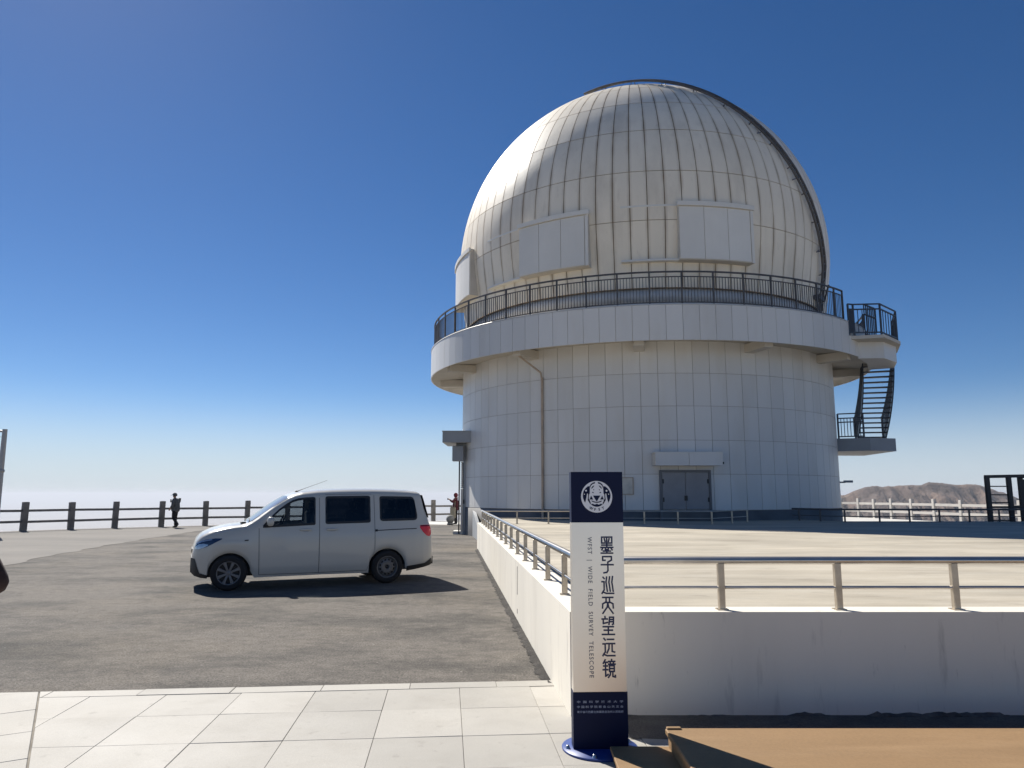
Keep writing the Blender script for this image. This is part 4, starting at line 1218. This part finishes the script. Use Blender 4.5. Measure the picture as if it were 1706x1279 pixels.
# shell
rows = []
def dense(p):
    """subdivide the window band so the openings are cut finely"""
    r = []
    for i, (a, b_) in enumerate(zip(p[:-1], p[1:])):
        n = 5 if 8 <= i <= 10 else 2
        r += [(a[0] + (b_[0] - a[0]) * j / n, a[1] + (b_[1] - a[1]) * j / n) for j in range(n)]
    return r + [p[-1]]
secs = [dense(section(s)) for s in st_]
m_ = MB(); vs = []; fs = []
for s, p in zip(st_, secs):
    full = [(-y, z) for (y, z) in p] + [(y, z) for (y, z) in p[::-1][1:]]
    vs += [(s, y, z) for y, z in full]
K = len(secs[0]) * 2 - 1
for i in range(len(st_) - 1):
    for j in range(K - 1):
        a, b_, c, d = i * K + j, i * K + j + 1, (i + 1) * K + j + 1, (i + 1) * K + j
        sc = (st_[i] + st_[i + 1]) / 2; zc_ = sum(vs[q][2] for q in (a, b_, c, d)) / 4; yc_ = sum(vs[q][1] for q in (a, b_, c, d)) / 4
        if abs(yc_) > 0.55 and in_window(sc, zc_, 0.012): continue
        # windscreen opening
        if 0.32 < sc < 0.93 and abs(yc_) < lerp_tab(WID, sc) - 0.26 and zc_ > lerp_tab(TOP, sc) - 0.06: continue
        fs.append((d, c, b_, a))
m_.add(vs, fs, True)
m_.add([vs[j] for j in range(K)], [tuple(range(K))[::-1]])
m_.add([vs[(len(st_) - 1) * K + j] for j in range(K)], [tuple(range(K))])
body = m_.build('body', M['paint'], van, fix=False)
# surface patches on the flank
def patch(lo_, hi_, off, n=None, nz_=6, sides=(-1, 1), s0=None, s1=None, m_=None):
    m_ = m_ or MB()
    a, b_ = (s0 if s0 is not None else lo_[0][0]), (s1 if s1 is not None else lo_[-1][0])
    ts = sorted(set([round(a + (b_ - a) * i / (n or 14), 5) for i in range((n or 14) + 1)] + [round(x, 5) for x, _ in lo_ + hi_ if a <= x <= b_]))
    for sd in sides:
        rows = []
        for s in ts:
            zl, zh = lerp_tab(lo_, s), lerp_tab(hi_, s)
            r = []
            for k in range(nz_ + 1):
                z = zl + (zh - zl) * k / nz_
                r.append((s, sd * (ysurf(s, z) + off), z))
            rows.append(r if sd > 0 else r[::-1])
        m_.grid([r for r in rows][::-1])
        # rim back to the body
        edge_ = [r[0] for r in rows] + rows[-1][1:] + [r[-1] for r in rows[::-1]][1:] + rows[0][::-1][1:-1]
        k = len(edge_); v2 = list(edge_) + [(x, y - sd * (off + 0.004), z) for x, y, z in edge_]
        m_.add(v2, [(i, (i + 1) % k, k + (i + 1) % k, k + i) for i in range(k)])
    return m_
def grow(tab, d, up_):
    return [(s, z + (d if up_ else -d)) for s, z in tab]
for key, gm in (('front', 'glass_clear'), ('middle', 'glass_dark'), ('rear', 'glass_dark')):
    lo_, hi_ = WIN[key]
    for sd in (-1, 1):
        # black seal ring
        m_ = MB()
        def outline(pad):
            n = 40; a, b_ = lo_[0][0], lo_[-1][0]
            pts = []
            xs = sorted(set([a + (b_ - a) * i / n for i in range(n + 1)] + [x for x, _ in lo_ + hi_]))
            bot = [(x, lerp_tab(lo_, x)) for x in xs]; top = [(x, lerp_tab(hi_, x)) for x in xs]
            cx_, cz_ = (a + b_) / 2, sum(z for _, z in bot + top) / (2 * len(xs))
            res = []
            for (x, z) in bot + top[::-1]:
                d = Vector((cx_ - x, (cz_ - z) * 2.5)); d.normalize()
                # push inward separately along s and z
                zi = z + (pad if (x, z) in bot else -pad)
                xi = min(max(x, a + pad), b_ - pad)
                res.append((xi, zi))
            return res
        o1, o2 = outline(-0.012), outline(0.030)
        k = len(o1); vs2 = [(x, sd * (ysurf(x, z) + 0.004), z) for x, z in o1] + [(x, sd * (ysurf(x, z) + 0.004), z) for x, z in o2]
        m_.add(vs2, [(i, (i + 1) % k, k + (i + 1) % k, k + i) for i in range(k)], True)
        seal = m_.build('window_frame', M['plastic'], van)
        patch([(s, z + 0.004) for s, z in lo_], [(s, z - 0.004) for s, z in hi_], 0.001, 20, 5, (sd,)).build('side_window', M[gm], van)
# door seams
def vline(s_bot, z_bot, s_top, z_top, w=0.009, off=0.0022):
    m_ = MB(); n = 22
    for sd in (-1, 1):
        rows = []
        for i in range(n + 1):
            f = i / n; z = z_bot + (z_top - z_bot) * f; s = s_bot + (s_top - s_bot) * f
            rows.append([(s - w / 2, sd * (ysurf(s - w / 2, z) + off), z), (s + w / 2, sd * (ysurf(s + w / 2, z) + off), z)])
        m_.grid(rows if sd < 0 else [r[::-1] for r in rows])
    return m_
def hline(pts, w=0.009, off=0.0022, n=20, sides=(-1, 1)):
    m_ = MB()
    for sd in sides:
        rows = []
        for i in range(n + 1):
            f = i / n * (len(pts) - 1); k = min(int(f), len(pts) - 2); g_ = f - k
            s = pts[k][0] + (pts[k + 1][0] - pts[k][0]) * g_; z = pts[k][1] + (pts[k + 1][1] - pts[k][1]) * g_
            rows.append([(s, sd * (ysurf(s, z - w / 2) + off), z - w / 2), (s, sd * (ysurf(s, z + w / 2) + off), z + w / 2)])
        m_.grid(rows if sd > 0 else [r[::-1] for r in rows])
    return m_
for args in ((0.485, 0.255, 0.455, 1.05), (1.503, 0.25, 1.492, 1.62), (2.512, 0.62, 2.500, 1.62)):
    vline(*args).build('door_seam', M['seamdark'], van)
hline([(0.485, 0.252), (1.5, 0.247), (2.37, 0.255)]).build('door_seam', M['seamdark'], van)
hline([(2.37, 0.255), (2.41, 0.36), (2.47, 0.50), (2.512, 0.62)], w=0.012).build('door_seam', M['seamdark'], van)
hline([(1.60, 1.632), (2.45, 1.640)], w=0.006).build('door_seam', M['seamdark'], van)
# doors: shallow raised skins below the window line
for (a, b_, nm) in ((0.497, 1.492, 'front_door'), (1.512, 2.36, 'sliding_door')):
    for sd in (-1, 1):
        lo_ = [(a, 0.262), (b_, 0.257)]; hi_ = [(a, 1.035), (b_, 1.075)]
        dd = patch(lo_, hi_, 0.0030, 24, 12, (sd,)).build(nm, M['paint'], van)
        hs = (1.15, 1.36) if nm == 'front_door' else (1.62, 1.83)
        m_ = MB(); y = sd * (ysurf(1.2, 1.0) + 0.018)
        m_.bbox(((hs[0] + hs[1]) / 2, y, 1.008), (hs[1] - hs[0], 0.03, 0.034), bev=0.010); m_.build('door_handle', M['paint'], dd)
        m_ = MB(); m_.lathe([(0.0, 0.0), (0.05, 0.0), (0.055, 0.004)], 16, axis='Y'); 
        hc = MB(); rows = []
        for i in range(13):
            t = math.pi * 2 * i / 12
            rows.append([((hs[0] + hs[1]) / 2 + r * math.cos(t) * 1.4, sd * (ysurf((hs[0] + hs[1]) / 2, 1.0 + r * math.sin(t) * 0.7) + 0.0045), 1.0 + r * math.sin(t) * 0.7) for r in (0.0, 0.05)])
        hc.grid(rows if sd > 0 else [r[::-1] for r in rows]); hc.build('handle_recess_shade', M['recess_shade'], dd)  # flat disc, the recess shade is only its darker colour
hline([(2.52, 0.968), (2.9, 0.983), (3.315, 0.992)], w=0.016, off=0.003).build('slide_rail', M['plastic'], van)
patch([(2.515, 0.95), (2.56, 0.952)], [(2.515, 0.99), (2.56, 0.992)], 0.006, 4, 2).build('slide_rail_end', M['plastic'], van)
patch([(0.225, 0.835), (0.29, 0.838)], [(0.225, 0.852), (0.29, 0.857)], 0.006, 4, 2).build('side_marker', M['plastic'], van)
# lamps
patch([(-0.565, 0.70), (-0.50, 0.70), (-0.38, 0.745), (-0.25, 0.815), (-0.14, 0.872)], [(-0.565, 0.755), (-0.50, 0.825), (-0.40, 0.868), (-0.25, 0.888), (-0.14, 0.886)], 0.004, 20, 5).build('headlight', M['lens_dark'], van)
patch([(-0.56, 0.705), (-0.50, 0.705), (-0.43, 0.73), (-0.36, 0.77)], [(-0.56, 0.745), (-0.50, 0.79), (-0.43, 0.80), (-0.36, 0.785)], 0.007, 12, 3).build('headlight_lens', M['lens'], van)
patch([(-0.54, 0.79), (-0.45, 0.83), (-0.30, 0.862)], [(-0.54, 0.806), (-0.45, 0.852), (-0.30, 0.880)], 0.007, 12, 2).build('headlight_lens', M['lens'], van)
patch([(3.388, 1.00), (3.45, 0.92), (3.52, 0.855), (3.585, 0.838), (3.622, 0.88)], [(3.388, 1.052), (3.45, 1.058), (3.52, 1.058), (3.585, 1.056), (3.622, 1.030)], 0.006, 14, 5).build('tail_light', M['lamp_red'], van)
patch([(3.395, 1.030), (3.60, 1.030)], [(3.395, 1.050), (3.60, 1.048)], 0.009, 8, 2).build('tail_light_top', M['lamp_red_dark'], van)
# bumpers
patch([(-0.602, 0.305), (-0.55, 0.262), (-0.45, 0.23), (-0.345, 0.216)], [(-0.602, 0.555), (-0.555, 0.545), (-0.51, 0.40), (-0.47, 0.305), (-0.345, 0.268)], 0.010, 18, 5).build('front_bumper', M['plastic'], van)
m_ = MB(); m_.box((-0.603, 0, 0.43), (0.02, 1.00, 0.24)); m_.box((-0.600, 0, 0.66), (0.02, 0.7, 0.06)); m_.build('grille', M['plastic'], van)
for sd in (-1, 1): patch([(3.13, 0.212), (3.3, 0.235), (3.5, 0.27), (3.668, 0.312)], [(3.13, 0.300), (3.35, 0.325), (3.50, 0.345), (3.58, 0.395), (3.668, 0.455)], 0.010, 16, 4, (sd,)).build('rear_bumper_corner', M['plastic'], van)
m_ = MB(); m_.box((3.672, 0, 0.385), (0.03, 1.30, 0.14)); m_.build('rear_bumper', M['plastic'], van)
# windscreen, rear screen
def topsheet(s0, s1, hw_fn, off, n=14, ny=12):
    m_ = MB(); rows = []
    for i in range(n + 1):
        s = s0 + (s1 - s0) * i / n; w = hw_fn(s)
        rows.append([(s - off * 0.6, -w + 2 * w * j / ny, zsurf(s, abs(-w + 2 * w * j / ny)) + off) for j in range(ny + 1)])
    m_.grid([r[::-1] for r in rows]); return m_
topsheet(0.29, 0.95, lambda s: lerp_tab(WID, s) - 0.235, 0.004).build('windscreen', M['glass_dusty'], van)
m_ = MB(); rows = []
for i in range(9):
    s = 3.455 + (3.575 - 3.455) * i / 8; w = lerp_tab(WID, s) - 0.10 - 0.09 * (1 - i / 8)
    rows.append([(s + 0.012, -w + 2 * w * j / 10, lerp_tab(TOP, s)) for j in range(11)])
m_.grid([r[::-1] for r in rows]); m_.build('rear_window', M['plastic'], van)
patch([(3.46, 1.50), (3.50, 1.35), (3.565, 1.17)], [(3.46, 1.60), (3.50, 1.455), (3.565, 1.215)], 0.004, 8, 3).build('rear_window_edge', M['plastic'], van)
m_ = MB(); m_.tube([(0.30, -0.55, 1.165), (0.33, -0.2, 1.185), (0.345, 0.1, 1.195)], 0.010, 6); m_.tube([(0.27, 0.1, 1.16), (0.30, 0.4, 1.18)], 0.010, 6); m_.bbox((0.21, -0.4, 1.135), (0.10, 0.12, 0.03), bev=0.01)
m_.build('wiper', M['plastic'], van)
# mirrors
for sd in (-1, 1):
    m_ = MB(); c = Vector((0.635, sd * (ysurf(0.62, 1.1) + 0.105), 1.165))
    rows = []
    for i in range(9):
        e = -math.pi / 2 + math.pi * i / 8
        rows.append([(c.x + 0.062 * math.cos(e) ** 0.6 * math.copysign(abs(math.cos(t)) ** 0.7, math.cos(t)), c.y + 0.085 * math.cos(e) ** 0.6 * math.copysign(abs(math.sin(t)) ** 0.7, math.sin(t)), c.z + 0.082 * math.sin(e)) for t in [2 * math.pi * q / 16 for q in range(17)]])
    m_.grid(rows); mir = m_.build('mirror', M['paint'], van, fix=True)
    m_ = MB(); m_.box((0.61, sd * (ysurf(0.62, 1.09) + 0.02), 1.10), (0.09, 0.10, 0.035)); m_.build('mirror_arm', M['plastic'], mir)
m_ = MB(); m_.tube([(1.16, 0.0, 1.685), (1.30, 0.0, 1.74), (1.74, 0.0, 1.905)], [0.010, 0.004, 0.003], 6); m_.lathe([(0.0, 0.03), (0.025, 0.02), (0.035, 0.0)], 12, c=(1.17, 0, 1.680)); m_.build('antenna', M['plastic'], van)
# underbody, interior
m_ = MB(); m_.box((1.45, 0, 0.42), (3.6, 1.16, 0.40)); m_.box((1.38, 0, 0.33), (1.9, 1.5, 0.16)); m_.box((3.28, 0, 0.40), (0.5, 1.3, 0.28)); m_.build('underbody', M['plastic'], van)
m_ = MB(); m_.box((3.10, -0.62, 0.28), (0.16, 0.10, 0.10)); m_.build('exhaust', M['steelrim'], van)
m_ = MB()
for (s, ys) in ((1.35, (-0.38, 0.38)), (2.15, (-0.38, 0.38)), (2.95, (-0.38, 0.38))):
    for y in ys:
        m_.bbox((s - 0.15, y, 0.72), (0.50, 0.48, 0.20), bev=0.05); m_.bbox((s + 0.14, y, 1.03), (0.15, 0.46, 0.62), bev=0.06); m_.bbox((s + 0.17, y, 1.42), (0.10, 0.26, 0.18), bev=0.04)
m_.build('seat', M['seatfab'], van)
m_ = MB(); m_.bbox((0.55, 0, 0.98), (0.38, 1.36, 0.24), bev=0.06); m_.box((2.0, 0, 0.62), (3.0, 1.40, 0.05)); m_.build('dashboard', M['seatfab'], van)
m_ = MB(); m_.tube([(0.86 + 0.07 * math.sin(t), -0.38 + 0.18 * math.cos(t), 1.10 + 0.17 * math.sin(t)) for t in [2 * math.pi * i / 24 for i in range(24)]], 0.015, 8, closed=True); m_.bar((0.62, -0.38, 1.0), (0.86, -0.38, 1.10), 0.04); m_.build('steering_wheel', M['plastic'], van)
# wheels
def wheel(s, sd, kind):
    w_ = link('wheel', None, van, (s, sd * 0.735, 0.300), 0.0 if sd < 0 else math.pi)
    if kind == 'alloy': w_.rotation_euler.z += R_(-6) 
    m_ = MB(); R0 = 0.300
    m_.lathe([(0.195, -0.085), (0.205, -0.094), (0.245, -0.100), (0.280, -0.092), (0.294, -0.075), (R0, -0.04), (R0, 0.04), (0.294, 0.075), (0.280, 0.092), (0.245, 0.10), (0.195, 0.085)], 40, axis='Y'); m_.build('tyre', M['rubber'], w_, fix=True)
    m_ = MB()
    if kind == 'alloy':
        m_.lathe([(0.198, -0.090), (0.188, -0.092), (0.180, -0.075), (0.175, -0.03)], 40, axis='Y')
        m_.lathe([(0.0, -0.080), (0.03, -0.080), (0.042, -0.074), (0.05, -0.060)], 24, axis='Y')
        for k in range(8):
            t = 2 * math.pi * (k + 0.5) / 8; d = Vector((math.cos(t), 0, math.sin(t))); e = Vector((-math.sin(t), 0, math.cos(t)))
            vs2 = []
            for (r, hw_, y) in ((0.03, 0.020, -0.075), (0.11, 0.022, -0.083), (0.186, 0.034, -0.084)):
                vs2 += [d * r + e * hw_ + Vector((0, y + 0.02, 0)), d * r + e * hw_ * 0.8 + Vector((0, y, 0)), d * r - e * hw_ * 0.8 + Vector((0, y, 0)), d * r - e * hw_ + Vector((0, y + 0.02, 0))]
            m_.add(vs2, [(q * 4 + i, q * 4 + i + 1, q * 4 + 5 + i, q * 4 + 4 + i) for q in (0, 1) for i in range(3)])
        m_.build('rim', M['alloy'], w_, fix=True)
        m_ = MB(); m_.lathe([(0.0, -0.025), (0.178, -0.025)], 32, axis='Y'); m_.build('brake_disc', M['plastic'], w_, fix=True)
    else:
        m_.lathe([(0.198, -0.088), (0.188, -0.092), (0.180, -0.080), (0.172, -0.050), (0.165, -0.045)], 40, axis='Y')
        # disc with a ring of holes
        nh = 12
        for k in range(nh):
            t0 = 2 * math.pi * k / nh; vs2 = []
            for (r, a, y) in ((0.168, 0.0, -0.046), (0.168, 1.0, -0.046), (0.145, 0.22, -0.058), (0.145, 0.78, -0.058), (0.118, 0.22, -0.066), (0.118, 0.78, -0.066), (0.095, 0.0, -0.072), (0.095, 1.0, -0.072)):
                t = t0 + a * 2 * math.pi / nh; vs2.append((r * math.cos(t), y, r * math.sin(t)))
            m_.add(vs2, [(0, 1, 3, 2), (0, 2, 4, 6), (1, 7, 5, 3), (4, 5, 7, 6)])
        m_.lathe([(0.0, -0.052), (0.034, -0.052), (0.036, -0.074), (0.06, -0.068), (0.095, -0.072)], 24, axis='Y')
        m_.build('rim', M['steelrim'], w_, fix=True)
        m_ = MB(); m_.lathe([(0.0, -0.012), (0.172, -0.012)], 32, axis='Y'); m_.build('brake_drum', M['plastic'], w_, fix=True)
        m_ = MB(); m_.lathe([(0.0, -0.078), (0.024, -0.076), (0.030, -0.060)], 16, axis='Y'); m_.build('hub_cap', M['plastic'], w_, fix=True)
    return w_
for sd in (-1, 1):
    wheel(0.0, sd, 'alloy'); wheel(WB, sd, 'steel')

# ================================================================== PEOPLE
SKIN = mat('skin', (0.42, 0.25, 0.17), 0.6)
HAIR = mat('hair', (0.015, 0.012, 0.010), 0.6)
def skin_mesh(name, verts, edges, radii, m, parent, root=0, sub=1):
    me = bpy.data.meshes.new(name)
    me.from_pydata(verts, edges, [])
    o = bpy.data.objects.new(name, me); COL.objects.link(o)
    md = o.modifiers.new('skin', 'SKIN'); md.use_smooth_shade = True
    sv = me.skin_vertices[0].data
    for i, r in enumerate(radii):
        rr = r if isinstance(r, tuple) else (r, r)
        sv[i].radius = rr; sv[i].use_root = (i == root)
    if sub:
        s_ = o.modifiers.new('sub', 'SUBSURF'); s_.levels = sub; s_.render_levels = sub
    bpy.context.view_layer.update()
    res = bpy.data.meshes.new_from_object(o.evaluated_get(bpy.context.evaluated_depsgraph_get()))
    bpy.data.objects.remove(o)
    res.name = name
    res.materials.clear(); res.materials.append(m)
    return link(name, res, parent)
class Skel:
    def __init__(s): s.v = []; s.e = []; s.r = []
    def add(s, p, r, parent=None):
        s.v.append(tuple(p)); s.r.append(r); i = len(s.v) - 1
        if parent is not None: s.e.append((parent, i))
        return i
    def chain(s, parent, pts):
        for p, r in pts: parent = s.add(p, r, parent)
        return parent
def hand(sk, wrist, wp, d, up_):
    """five-fingered hand growing from wrist index; d forearm direction, up_ back of the hand"""
    d = Vector(d).normalized(); up_ = Vector(up_); up_ = (up_ - d * up_.dot(d)).normalized(); sdv = d.cross(up_)
    palm = sk.add(Vector(wp) + d * 0.05, (0.030, 0.022), wrist)
    kn = sk.add(Vector(wp) + d * 0.085, (0.034, 0.018), palm)
    for i, L in enumerate((0.070, 0.080, 0.075, 0.058)):
        b_ = Vector(wp) + d * 0.095 + sdv * (0.027 - 0.018 * i)
        sk.chain(kn, [(b_, 0.0095), (b_ + d * L * 0.5 - up_ * 0.012, 0.0085), (b_ + d * L * 0.8 - up_ * 0.035, 0.0075)])
    b_ = Vector(wp) + d * 0.045 + sdv * 0.03
    sk.chain(palm, [(b_, 0.011), (b_ + sdv * 0.02 + d * 0.03 - up_ * 0.01, 0.009), (b_ + sdv * 0.022 + d * 0.055 - up_ * 0.02, 0.008)])
def person(label, loc, rz, J, cols, extra=None, hooded=False):
    """J: joints in local metres, the person faces +X, left is +Y"""
    p = thing('person', label, 'person', loc, rz)
    V = {k: Vector(v) for k, v in J.items()}
    sk = Skel()
    pel = sk.add(V['pelvis'], (0.105, 0.08))
    wa = sk.add(V['waist'], (0.10, 0.075), pel); ch = sk.add(V['chest'], (0.13, 0.09), wa); nk = sk.add(V['neck'], 0.05, ch)
    hd0 = sk.add(V['head'] + Vector((0, 0, -0.06)), 0.065, nk); hd = sk.add(V['head'] + Vector((0.0, 0, 0.03)), (0.085, 0.08), hd0); sk.add(V['head'] + Vector((-0.005, 0, 0.10)), 0.055, hd)
    for sd in ('l', 'r'):
        hp = sk.add(V['hip_' + sd], 0.068, pel); kn = sk.add(V['knee_' + sd], 0.048, hp); an = sk.add(V['ankle_' + sd], 0.038, kn)
        to = (V['toe_' + sd] - V['ankle_' + sd]); sk.chain(an, [(V['ankle_' + sd] + to * 0.5, 0.026), (V['toe_' + sd] - to * 0.15, 0.018)])
        sh = sk.add(V['sh_' + sd], 0.055, ch); el = sk.add(V['el_' + sd], 0.042, sh); wr = sk.add(V['wr_' + sd], 0.028, el)
        hand(sk, wr, V['wr_' + sd], V['wr_' + sd] - V['el_' + sd], (0, 0, 1) if abs((V['wr_' + sd] - V['el_' + sd]).normalized().z) < 0.8 else (0, 1 if sd == 'l' else -1, 0))
    skin_mesh('body', sk.v, sk.e, sk.r, SKIN, p)
    # face
    h = V['head']
    m_ = MB(); m_.lathe([(0.0, 0.012), (0.012, 0.004), (0.016, -0.016), (0.0, -0.024)], 8, c=(h.x + 0.074, h.y, h.z + 0.0)); m_.build('nose', SKIN, p, fix=True)
    for s_ in (-1, 1):
        m_ = MB(); m_.lathe([(0.0, 0.010), (0.010, 0.0), (0.0, -0.010)], 8, c=(h.x + 0.062, h.y + s_ * 0.030, h.z + 0.022)); m_.build('eye', HAIR, p, fix=True)
        m_ = MB(); m_.lathe([(0.0, 0.03), (0.016, 0.012), (0.014, -0.02), (0.0, -0.03)], 8, c=(h.x - 0.005, h.y + s_ * 0.084, h.z + 0.0)); m_.build('ear', SKIN, p, fix=True)
    m_ = MB(); m_.box((h.x + 0.062, h.y, h.z - 0.045), (0.012, 0.045, 0.010)); m_.build('mouth', mat('lips', (0.30, 0.10, 0.09), 0.5), p)
    # hair
    m_ = MB(); rows = []
    for i in range(9):
        e = R_(-25 + 115 * i / 8)
        rows.append([(h.x - 0.018 + 0.103 * math.cos(e) * math.cos(t), h.y + 0.100 * math.cos(e) * math.sin(t), h.z + 0.035 + 0.105 * math.sin(e)) for t in [R_(62 + 236 * q / 16) for q in range(17)]])
    m_.grid(rows); m_.build('hair', HAIR, p, fix=True)
    # jacket
    sk = Skel(); up0 = V['pelvis'] + Vector((0, 0, cols.get('hem', -0.12)))
    a = sk.add(up0, (0.205, 0.165)); a2 = sk.add(V['pelvis'] + Vector((0, 0, 0.02)), (0.200, 0.160), a); b_ = sk.add(V['waist'], (0.190, 0.150), a2); c = sk.add(V['chest'], (0.205, 0.155), b_); d = sk.add(V['neck'] + Vector((0, 0, -0.03)), 0.08, c)
    for sd in ('l', 'r'):
        sh = sk.add(V['sh_' + sd], 0.085, c); el = sk.add(V['el_' + sd], 0.066, sh); sk.add(V['el_' + sd].lerp(V['wr_' + sd], 0.93), 0.048, el)
    bk = cols.get('bulk', 1.0)
    skin_mesh('jacket', sk.v, sk.e, [((r[0] * bk, r[1] * bk) if isinstance(r, tuple) else r * bk) for r in sk.r], cols['jacket'], p)
    # trousers
    sk = Skel(); a = sk.add(V['pelvis'] + Vector((0, 0, 0.06)), (0.16, 0.12))
    pl = sk.add(V['pelvis'] - Vector((0, 0, 0.03)), (0.155, 0.12), a)
    for sd in ('l', 'r'):
        hp = sk.add(V['hip_' + sd], 0.105, pl); kn = sk.add(V['knee_' + sd], 0.078, hp); sk.add(V['ankle_' + sd] + Vector((0, 0, -0.035)), 0.068, kn)
    skin_mesh('trousers', sk.v, sk.e, sk.r, cols['trousers'], p)
    for sd in ('l', 'r'):
        sk = Skel(); an, to = V['ankle_' + sd], V['toe_' + sd]; d = (to - an)
        a = sk.add(an - d * 0.35 + Vector((0, 0, -0.025)), 0.056); sk.chain(a, [(an + d * 0.4 + Vector((0, 0, -0.012)), 0.056), (to + d * 0.08, 0.038)])
        skin_mesh('shoe', sk.v, sk.e, sk.r, cols['shoes'], p)
    if extra: extra(p, V)
    return p
def stand(h=1.0, **kw):
    J = dict(pelvis=(0, 0, 0.92), waist=(0.0, 0, 1.06), chest=(0.01, 0, 1.25), neck=(0.01, 0, 1.42), head=(0.04, 0, 1.53), hip_l=(0, 0.09, 0.88), hip_r=(0, -0.09, 0.88), knee_l=(0.02, 0.10, 0.48), knee_r=(0.02, -0.10, 0.48),
             ankle_l=(-0.02, 0.10, 0.085), ankle_r=(-0.02, -0.10, 0.085), toe_l=(0.12, 0.11, 0.038), toe_r=(0.12, -0.11, 0.038), sh_l=(0, 0.19, 1.35), sh_r=(0, -0.19, 1.35), el_l=(-0.04, 0.25, 1.08), el_r=(-0.04, -0.25, 1.08), wr_l=(0.04, 0.25, 0.85), wr_r=(0.04, -0.25, 0.85))
    J.update(kw)
    return {k: Vector(v) * h for k, v in J.items()}
GREY = mat('grey_jacket', (0.10, 0.105, 0.11), 0.9, var=(8, 0.2)); BLK = mat('black_cloth', (0.014, 0.014, 0.018), 0.9, var=(8, 0.2)); SHOE = mat('dark_shoe', (0.015, 0.014, 0.014), 0.6)
def cap(p, V):
    h = V['head']; m_ = MB()
    m_.lathe([(0.115 * math.cos(R_(e)), 0.115 * math.sin(R_(e))) for e in range(-5, 91, 12)], 20, c=(h.x - 0.01, h.y, h.z + 0.045))
    m_.prism([(h.x + 0.19, h.y - 0.05), (h.x + 0.20, h.y), (h.x + 0.19, h.y + 0.05), (h.x + 0.07, h.y + 0.09), (h.x + 0.07, h.y - 0.09)], h.z + 0.035, h.z + 0.05)
    m_.build('cap', GREY, p, fix=True)
    w = V['wr_r']; m_ = MB(); m_.bbox((w.x + 0.13, w.y + 0.01, w.z + 0.10), (0.02, 0.08, 0.15), bev=0.006); m_.build('phone', BLK, p)
person('person in grey jacket, cap and black trousers walking along the dark fence', (-16.4, 36.35, 0), R_(180 - 12),
       stand(1.0, chest=(0.03, 0, 1.25), neck=(0.05, 0, 1.42), head=(0.10, 0, 1.53), el_r=(0.06, -0.25, 1.10), wr_r=(0.30, -0.20, 1.20), el_l=(-0.02, 0.26, 1.08), wr_l=(0.12, 0.22, 0.95),
             knee_r=(0.05, -0.10, 0.48), ankle_r=(0.02, -0.10, 0.085), toe_r=(0.17, -0.11, 0.038), knee_l=(0.02, 0.10, 0.48), ankle_l=(-0.24, 0.10, 0.20), toe_l=(-0.16, 0.11, 0.05)),
       dict(jacket=GREY, trousers=BLK, shoes=SHOE, hem=-0.20, bulk=1.16), cap)
MAR = mat('maroon_jacket', (0.075, 0.014, 0.022), 0.9, var=(8, 0.2)); BEI = mat('beige_cloth', (0.30, 0.27, 0.21), 0.9)
def scarf(p, V):
    h = V['head']; m_ = MB(); rows = []
    for i in range(10):
        e = R_(-60 + 150 * i / 9)
        rows.append([(h.x - 0.015 + 0.128 * math.cos(e) * math.cos(t), h.y + 0.122 * math.cos(e) * math.sin(t), h.z + 0.02 + 0.135 * math.sin(e)) for t in [R_(48 + 264 * q / 16) for q in range(17)]])
    m_.grid(rows); m_.build('hood', mat('red_hood', (0.13, 0.02, 0.03), 0.9), p, fix=True)
    m_ = MB(); m_.bbox((0.12, 0.20, 0.62), (0.30, 0.10, 0.62), bev=0.04); m_.tube([(0.02, 0.20, 0.92), (0.0, 0.22, 1.2), (0.0, 0.16, 1.42)], 0.015, 6); m_.build('shoulder_bag', BEI, p)
    w = V['wr_l']; m_ = MB(); m_.bbox((w.x + 0.11, w.y - 0.05, w.z + 0.03), (0.02, 0.16, 0.09), bev=0.006); m_.build('phone', BLK, p)
person('person in a maroon jacket and red hood beside the building, hands raised holding a phone', (-3.02, 40.2, 0.01), R_(170),
       stand(1.0, el_l=(0.12, 0.26, 1.18), wr_l=(0.33, 0.12, 1.32), el_r=(0.12, -0.26, 1.15), wr_r=(0.32, -0.10, 1.28), knee_l=(0.06, 0.1, 0.48), toe_l=(0.14, 0.11, 0.038)),
       dict(jacket=MAR, trousers=BLK, shoes=SHOE, hem=-0.22, bulk=1.08), scarf)
BRN = mat('dark_brown_coat', (0.035, 0.016, 0.013), 0.85, var=(14, 0.4), bump=(60, 0.6, 0.01))
person('person in a dark brown coat at the left edge, only an elbow showing', (-3.87, 5.03, 0.0), R_(100),
       stand(1.05, el_r=(-0.06, -0.44, 0.99), wr_r=(0.14, -0.22, 0.92), el_l=(-0.08, 0.40, 1.02), wr_l=(0.10, 0.26, 0.88)),
       dict(jacket=BRN, trousers=mat('khaki_trousers', (0.16, 0.12, 0.075), 0.9), shoes=SHOE, hem=-0.16))

# ================================================================== HAZE
def haze_box(density):
    m = bpy.data.materials.new('haze'); m.use_nodes = True
    t = m.node_tree; t.nodes.clear()
    out_ = t.nodes.new('ShaderNodeOutputMaterial'); pvn = t.nodes.new('ShaderNodeVolumePrincipled')
    pvn.inputs['Color'].default_value = (0.86, 0.90, 0.97, 1)
    pvn.inputs['Density'].default_value = density
    pvn.inputs['Anisotropy'].default_value = 0.2
    t.links.new(pvn.outputs[0], out_.inputs['Volume'])
    b_ = MB(); W = 140000.0; z0, z1 = -1330.0, 105.0
    b_.box((0, 0, (z0 + z1) / 2), (2 * W, 2 * W, z1 - z0))
    o = b_.build('haze', m); o['kind'] = 'stuff'
    return o
haze_box(3.2e-5)
